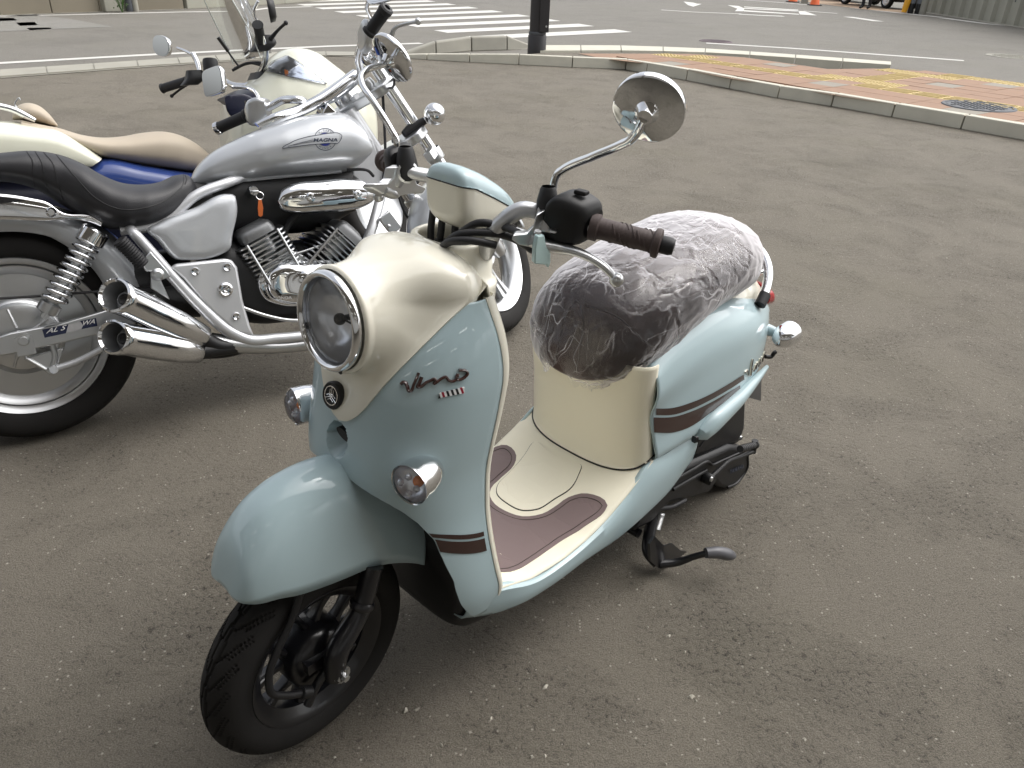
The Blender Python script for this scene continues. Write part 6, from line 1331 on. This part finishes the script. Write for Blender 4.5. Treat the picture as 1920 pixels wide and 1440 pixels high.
# ribbed retaining wall at right
r0, r1, r2 = ground(1733, 21.5, .004), ground(1850, 40.5, .004), ground(1960, 57, .004)
rw0 = thing('ribbed_wall', 'tall ribbed beige concrete wall rising along the far right of the road', 'wall')
rib_dir = (r2-r0); rib_dir[2] = 0; LW = np.linalg.norm(rib_dir); rib_dir /= LW; rn = np.array([rib_dir[1], -rib_dir[0], 0]); rn *= np.sign(rn@np.array([-1, 0, 0]))
pos = 0; k = 0; r0b = r0
while pos < LW+6:
    w = .72; p = r0b+rib_dir*pos; b = MB()
    b.prism([p+rib_dir*.01, p+rib_dir*(w-.01), p+rib_dir*(w-.01)-rn*.4, p+rib_dir*.01-rn*.4], (0, 0, 3.4)); b.build('wall_panel', M['concw'], rw0, smooth=False)
    b = MB(); q = p+rib_dir*(w-.14); b.prism([q, q+rib_dir*.05+rn*.11, q+rib_dir*.22+rn*.11, q+rib_dir*.28, q+rib_dir*.28-rn*.05, q-rn*.05], (0, 0, 3.38)); b.build('rib', M['concw'], rw0, smooth=False)
    if k % 2 == 0:
        b = MB(); b.lathe([(0, .004), (.03, .004), (.034, 0)], up(p+rib_dir*.3, .62)+rn*.002, rn, 14); b.build('weep_hole', M['iron'], rw0)
    pos += w; k += 1
flat('far_kerb_strip', [r0b-rib_dir*1.2+rn*.5, r0b+rib_dir*(LW+6)+rn*.35, r0b+rib_dir*(LW+6)-rn*.2, r0b-rib_dir*1.2-rn*.3], .012, M['conc'], kind='structure')
# utility pole and guards
c = ground(1728, 26.5, .004); b = MB(); b.tube([c, up(c, 7)], [.13, .09], m=20); o = b.build('utility_pole', M['conc']); tag(o, 'grey concrete utility pole beside the ribbed wall at upper right', 'pole')
M['gsh'] = mat('grey_guard_sleeve', (.16, .17, .19), .5)
for px, py, lb in ((1706, 25.5, 'grey and black sleeved post next to the yellow wire guard'), (1719, 26, 'grey and black sleeved post next to the concrete utility pole')):
    c = ground(px, py, .004); b = MB(); b.tube([c, up(c, 1.5)], .085, m=16); o = b.build('guard_post', M['gsh']); tag(o, lb, 'post', 'sleeved posts by the ribbed wall')
    b = MB(); b.lathe([(.088, 0), (.09, .01), (.09, .30), (.088, .31)], c, (0, 0, 1), 16); b.build('black_band', M['blk'], o)
    b = MB(); b.lathe([(.09, 0), (.10, .02), (.10, .05), (.09, .07)], up(c, .52), (0, 0, 1), 16); b.build('clamp_ring', M['alu'], o)
c = ground(1694, 25, .004); b = MB(); b.tube([up(c, .03), up(c, .35)+[.04, 0, 0], up(c, .62)+[.09, 0, 0], up(c, 1.6)+[.25, 0, 0]], [.085, .10, .07, .04], m=14); o = b.build('wire_guard', mat('yellow_guard', (.75, .36, .02), .45)); tag(o, 'yellow plastic wire guard leaning beside the sleeved posts', 'wire guard')
# traffic cones
M['cone'] = mat('orange_cone', (.78, .14, .035), .5)
def cone(px, py, lb):
    c = ground(px, py, .004); t = thing('traffic_cone', lb, 'traffic cone', Matrix.Translation(Vector(c)), 'traffic cones at the far kerb')
    b = MB(); b.lathe([(.19, .03), (.17, .05), (.03, .70), (.02, .71), (0, .71)], (0, 0, 0), (0, 0, 1), 24); b.build('cone_body', M['cone'], t)
    b = MB(); b.box((0, 0, .018), (.42, .42, .036)); b.build('base', M['rub'], t, bevel=.01)
    for z in (.28, .48): b = MB(); r = .17-.14*(z-.05)/.65; b.lathe([(r+.003, 0), (r+.003-.14*.1/.65, .10)], (0, 0, z), (0, 0, 1), 24); b.build('white_band', M['whitep'], t)
cone(1486, 4, 'orange traffic cone left of the grey stub on the far kerb'); cone(1527, 10.2, 'orange traffic cone right of the grey stub, nearer the black van')
c = ground(1508, 6.5, .004); b = MB(); b.loft([se(c, (.13, 0, 0), (0, .10, 0), 4, 20), se(up(c, .35), (.12, 0, 0), (0, .09, 0), 4, 20), se(up(c, .55), (.09, 0, 0), (0, .07, 0), 3, 20)]); o = b.build('kerb_stub', M['conc']); tag(o, 'grey concrete stub between the two orange traffic cones', 'block')
flat('brick_strip', G([(1430, -12), (1500, 2), (1540, 8), (1617, 17.5), (1690, 24.5), (1690, 18), (1620, 9), (1520, -6)]), .010, mat('tan_far_paving', (.36, .26, .18), .8, var=.15), kind='structure')
# black van parked by the far kerb
vn = Matrix.Translation(Vector((13.55, 33.6, .01))) @ Matrix.Rotation(math.radians(108), 4, 'Z')
vt = thing('parked_van', 'black van parked beyond the far kerb beside the yellow guard', 'van', vn)
b = MB(); b.loft([se((x, 0, zc), (0, .74, 0), (0, 0, h), 7, 40) for x, zc, h in ((-1.72, .78, .42), (-1.68, .98, .72), (-1.0, 1.02, .80), (.6, 1.02, .80), (1.05, .95, .70), (1.5, .72, .46), (1.72, .62, .32))], 30); b.build('body', M['blkg'], vt, sharp=30)
for s in (1, -1):
    for x in (-1.15, 1.2):
        b = MB(); b.lathe([(0, .06), (.05, .065), (.07, .05), (.12, .06), (.165, .05), (.175, .07), (.185, .05), (.185, -.06)], (x, s*.70, .28), (0, s, 0), 28); w = b.build('wheel', M['alu'], vt)
        b = MB(); b.lathe([(.185, .075), (.22, .085), (.265, .07), (.28, 0), (.265, -.08), (.2, -.09)], (x, s*.70, .28), (0, s, 0), 32); b.build('tyre', M['tyre'], w)
    b = MB(); b.box((-.1, s*.742, 1.38), (2.2, .01, .42)); b.build('side_window', mat('dark_car_glass', (.01, .012, .014), .08, coat=1), vt, bevel=.03)
b = MB(); b.box((-1.73, 0, .42), (.10, 1.42, .2)); b.box((1.70, 0, .40), (.12, 1.42, .2)); b.build('bumper', M['blk'], vt, bevel=.03, kind='stuff')
b = MB(); b.box((-1.735, 0, 1.35), (.02, 1.15, .40)); b.build('rear_window', M['blkg'], vt, bevel=.03)
for s in (1, -1): b = MB(); b.box((-1.74, s*.62, .85), (.02, .10, .34)); b.build('tail_lamp', M['red'], vt, bevel=.01)
vn2 = Matrix.Translation(Vector((13.9, 38.4, .01))) @ Matrix.Rotation(math.radians(95), 4, 'Z')
c2 = dup(vt); c2.matrix_world = vn2; c2['label'] = 'second black van parked further back behind the first one'; vt['group'] = c2['group'] = 'black vans beyond the far kerb'
# pedestrian in dark trousers at the far kerb (skin-grown figure)
pp = ground(1622, 17, .012)
def person():
    J = {'pelvis': (0, 0, .95), 'belly': (0, .01, 1.10), 'chest': (0, 0, 1.32), 'neck': (0, 0, 1.47), 'head': (0, .02, 1.60), 'crown': (0, .01, 1.70)}
    E_ = [('pelvis', 'belly'), ('belly', 'chest'), ('chest', 'neck'), ('neck', 'head'), ('head', 'crown')]; Rd = {'pelvis': .14, 'belly': .13, 'chest': .15, 'neck': .055, 'head': .095, 'crown': .07}
    for s, n in ((1, 'l'), (-1, 'r')):
        J.update({n+'hip': (s*.09, 0, .90), n+'knee': (s*.10, .03*s+.02, .50), n+'ankle': (s*.10, -.03+.06*s, .09), n+'toe': (s*.11, .14+.06*s, .04), n+'sh': (s*.19, 0, 1.40), n+'el': (s*.25, -.02, 1.13), n+'wr': (s*.25, .08, .90), n+'hand': (s*.25, .10, .82)})
        E_ += [('pelvis', n+'hip'), (n+'hip', n+'knee'), (n+'knee', n+'ankle'), (n+'ankle', n+'toe'), ('chest', n+'sh'), (n+'sh', n+'el'), (n+'el', n+'wr'), (n+'wr', n+'hand')]
        Rd.update({n+'hip': .10, n+'knee': .068, n+'ankle': .06, n+'toe': .042, n+'sh': .065, n+'el': .05, n+'wr': .036, n+'hand': .038})
    K = list(J); me = bpy.data.meshes.new('person'); me.from_pydata([J[k] for k in K], [(K.index(a), K.index(c)) for a, c in E_], [])
    o = bpy.data.objects.new('person', me); S.collection.objects.link(o)
    sk = o.modifiers.new('skin', 'SKIN'); sk.use_smooth_shade = True
    for i, k in enumerate(K): me.skin_vertices[0].data[i].radius = (Rd[k], Rd[k]*(.75 if k in ('belly', 'chest', 'pelvis') else 1))
    me.skin_vertices[0].data[0].use_root = True
    ss = o.modifiers.new('sub', 'SUBSURF'); ss.levels = 2; ss.render_levels = 2
    dg = bpy.context.evaluated_depsgraph_get(); m2 = bpy.data.meshes.new_from_object(o.evaluated_get(dg)); o.modifiers.clear(); o.data = m2; m2.name = 'person'
    for m in (mat('dark_trousers', (.02, .02, .024), .8), mat('grey_jacket', (.12, .13, .15), .8), mat('skin', (.55, .35, .26), .5), mat('dark_shoes', (.012, .012, .014), .5), mat('black_hair', (.01, .01, .01), .6)): m2.materials.append(m)
    for p in m2.polygons:
        c = p.center; p.material_index = 3 if c.z < .10 else 0 if (c.z < .98 and abs(c.x) < .2) else 2 if (c.z < .93 or (1.46 < c.z < 1.66 and c.y > -.03)) else 4 if c.z > 1.5 else 1; p.use_smooth = True
    return o
po = person(); po.location = (pp[0], pp[1], .012); po.rotation_euler = (0, 0, 2.2); tag(po, 'pedestrian in dark trousers and shoes standing in front of the black van', 'person')
# ================================================================ the shop front behind the viewer
M['plaster'] = mat('white_shop_render', (.46, .44, .41), .8, var=.06, bump=.2, bscale=40)
M['shopglass'] = mat('window_added_glow', (.25, .25, .25), .05, coat=1, emit=(1, .97, .9, .14))  # glow added to the unseen panes to brighten reflections and fill the near vehicles
sf = thing('shop_building', 'white shop front with a deep canopy over the near edge of the lot', 'building')
CY0, CY1, CZ = -4.2, 0.35, 2.8
b = MB(); b.box((0, CY0-.2, 3.5), (26, .4, 7)); b.build('wall', M['plaster'], sf)
b = MB(); b.box((0, (CY0+CY1)/2, CZ+.22), (26, CY1-CY0, .44)); b.build('canopy', M['plaster'], sf)
for x in (-9.0, -4.6, 4.6, 9.0):
    b = MB(); b.box((x, CY1-.4, CZ/2), (.22, .22, CZ)); b.build('column', M['satin'], sf, bevel=.02)
for x in range(-12, 13, 2):
    b = MB(); b.box((x, (CY0+CY1)/2, CZ-.008), (.05, CY1-CY0-.1, .016)); b.build('ceiling_batten', M['satin'], sf)
for x in (-6.5, -2.2, 2.2, 6.5):
    b = MB(); b.box((x, CY0+.02, 1.45), (3.6, .06, 2.5)); w = b.build('shop_window', M['shopglass'], sf)
    for dx in (-1.83, 0, 1.83): b = MB(); b.box((x+dx, CY0+.04, 1.45), (.07, .10, 2.6)); b.build('mullion', M['alu'], w)
M['tube'] = mat('fluorescent_tube', (.9, .9, .9), .4, emit=(1, .98, .94, 3.5))
for x in (-7, -3.5, -.6, 2.3, 5.2):
    for y in (-2.9, -1.3):
        b = MB(); b.box((x, y, CZ-.045), (1.3, .16, .05)); f_ = b.build('lamp_fitting', M['whitep'], sf, bevel=.01)
        b = MB(); b.tube([(x-.6, y, CZ-.085), (x+.6, y, CZ-.085)], .016, m=10); b.build('lamp_tube', M['tube'], f_)
# loose pale grit lying on the asphalt
b = MB()
for k in range(420):
    if k < 260: c = ground(random.uniform(200, 1930), random.uniform(700, 1450)**1.0, 0)
    else: c = ground(random.uniform(600, 1930), random.uniform(250, 900), 0)
    r = random.uniform(.0010, .0032)*(1 if random.random() < .85 else 1.8); a = random.uniform(0, 6.28); el = random.uniform(1, 2.2)
    u, w = A3([math.cos(a), math.sin(a), 0])*r*el, A3([-math.sin(a), math.cos(a), 0])*r
    p = A3([c[0], c[1], .0005]); b.raw([p+u, p+w, p-u, p-w, p+u*.3+w*.3+[0, 0, r*1.1], p-u*.4+[0, 0, r*.9]], [(0, 1, 4), (1, 2, 5), (1, 5, 4), (2, 3, 5), (3, 0, 4), (3, 4, 5)])
b.build('grit', mat('pale_grit', (.40, .375, .32), .8, var=.4, vscale=3), smooth=False, weld=False, kind='stuff')
bpy.context.view_layer.update()
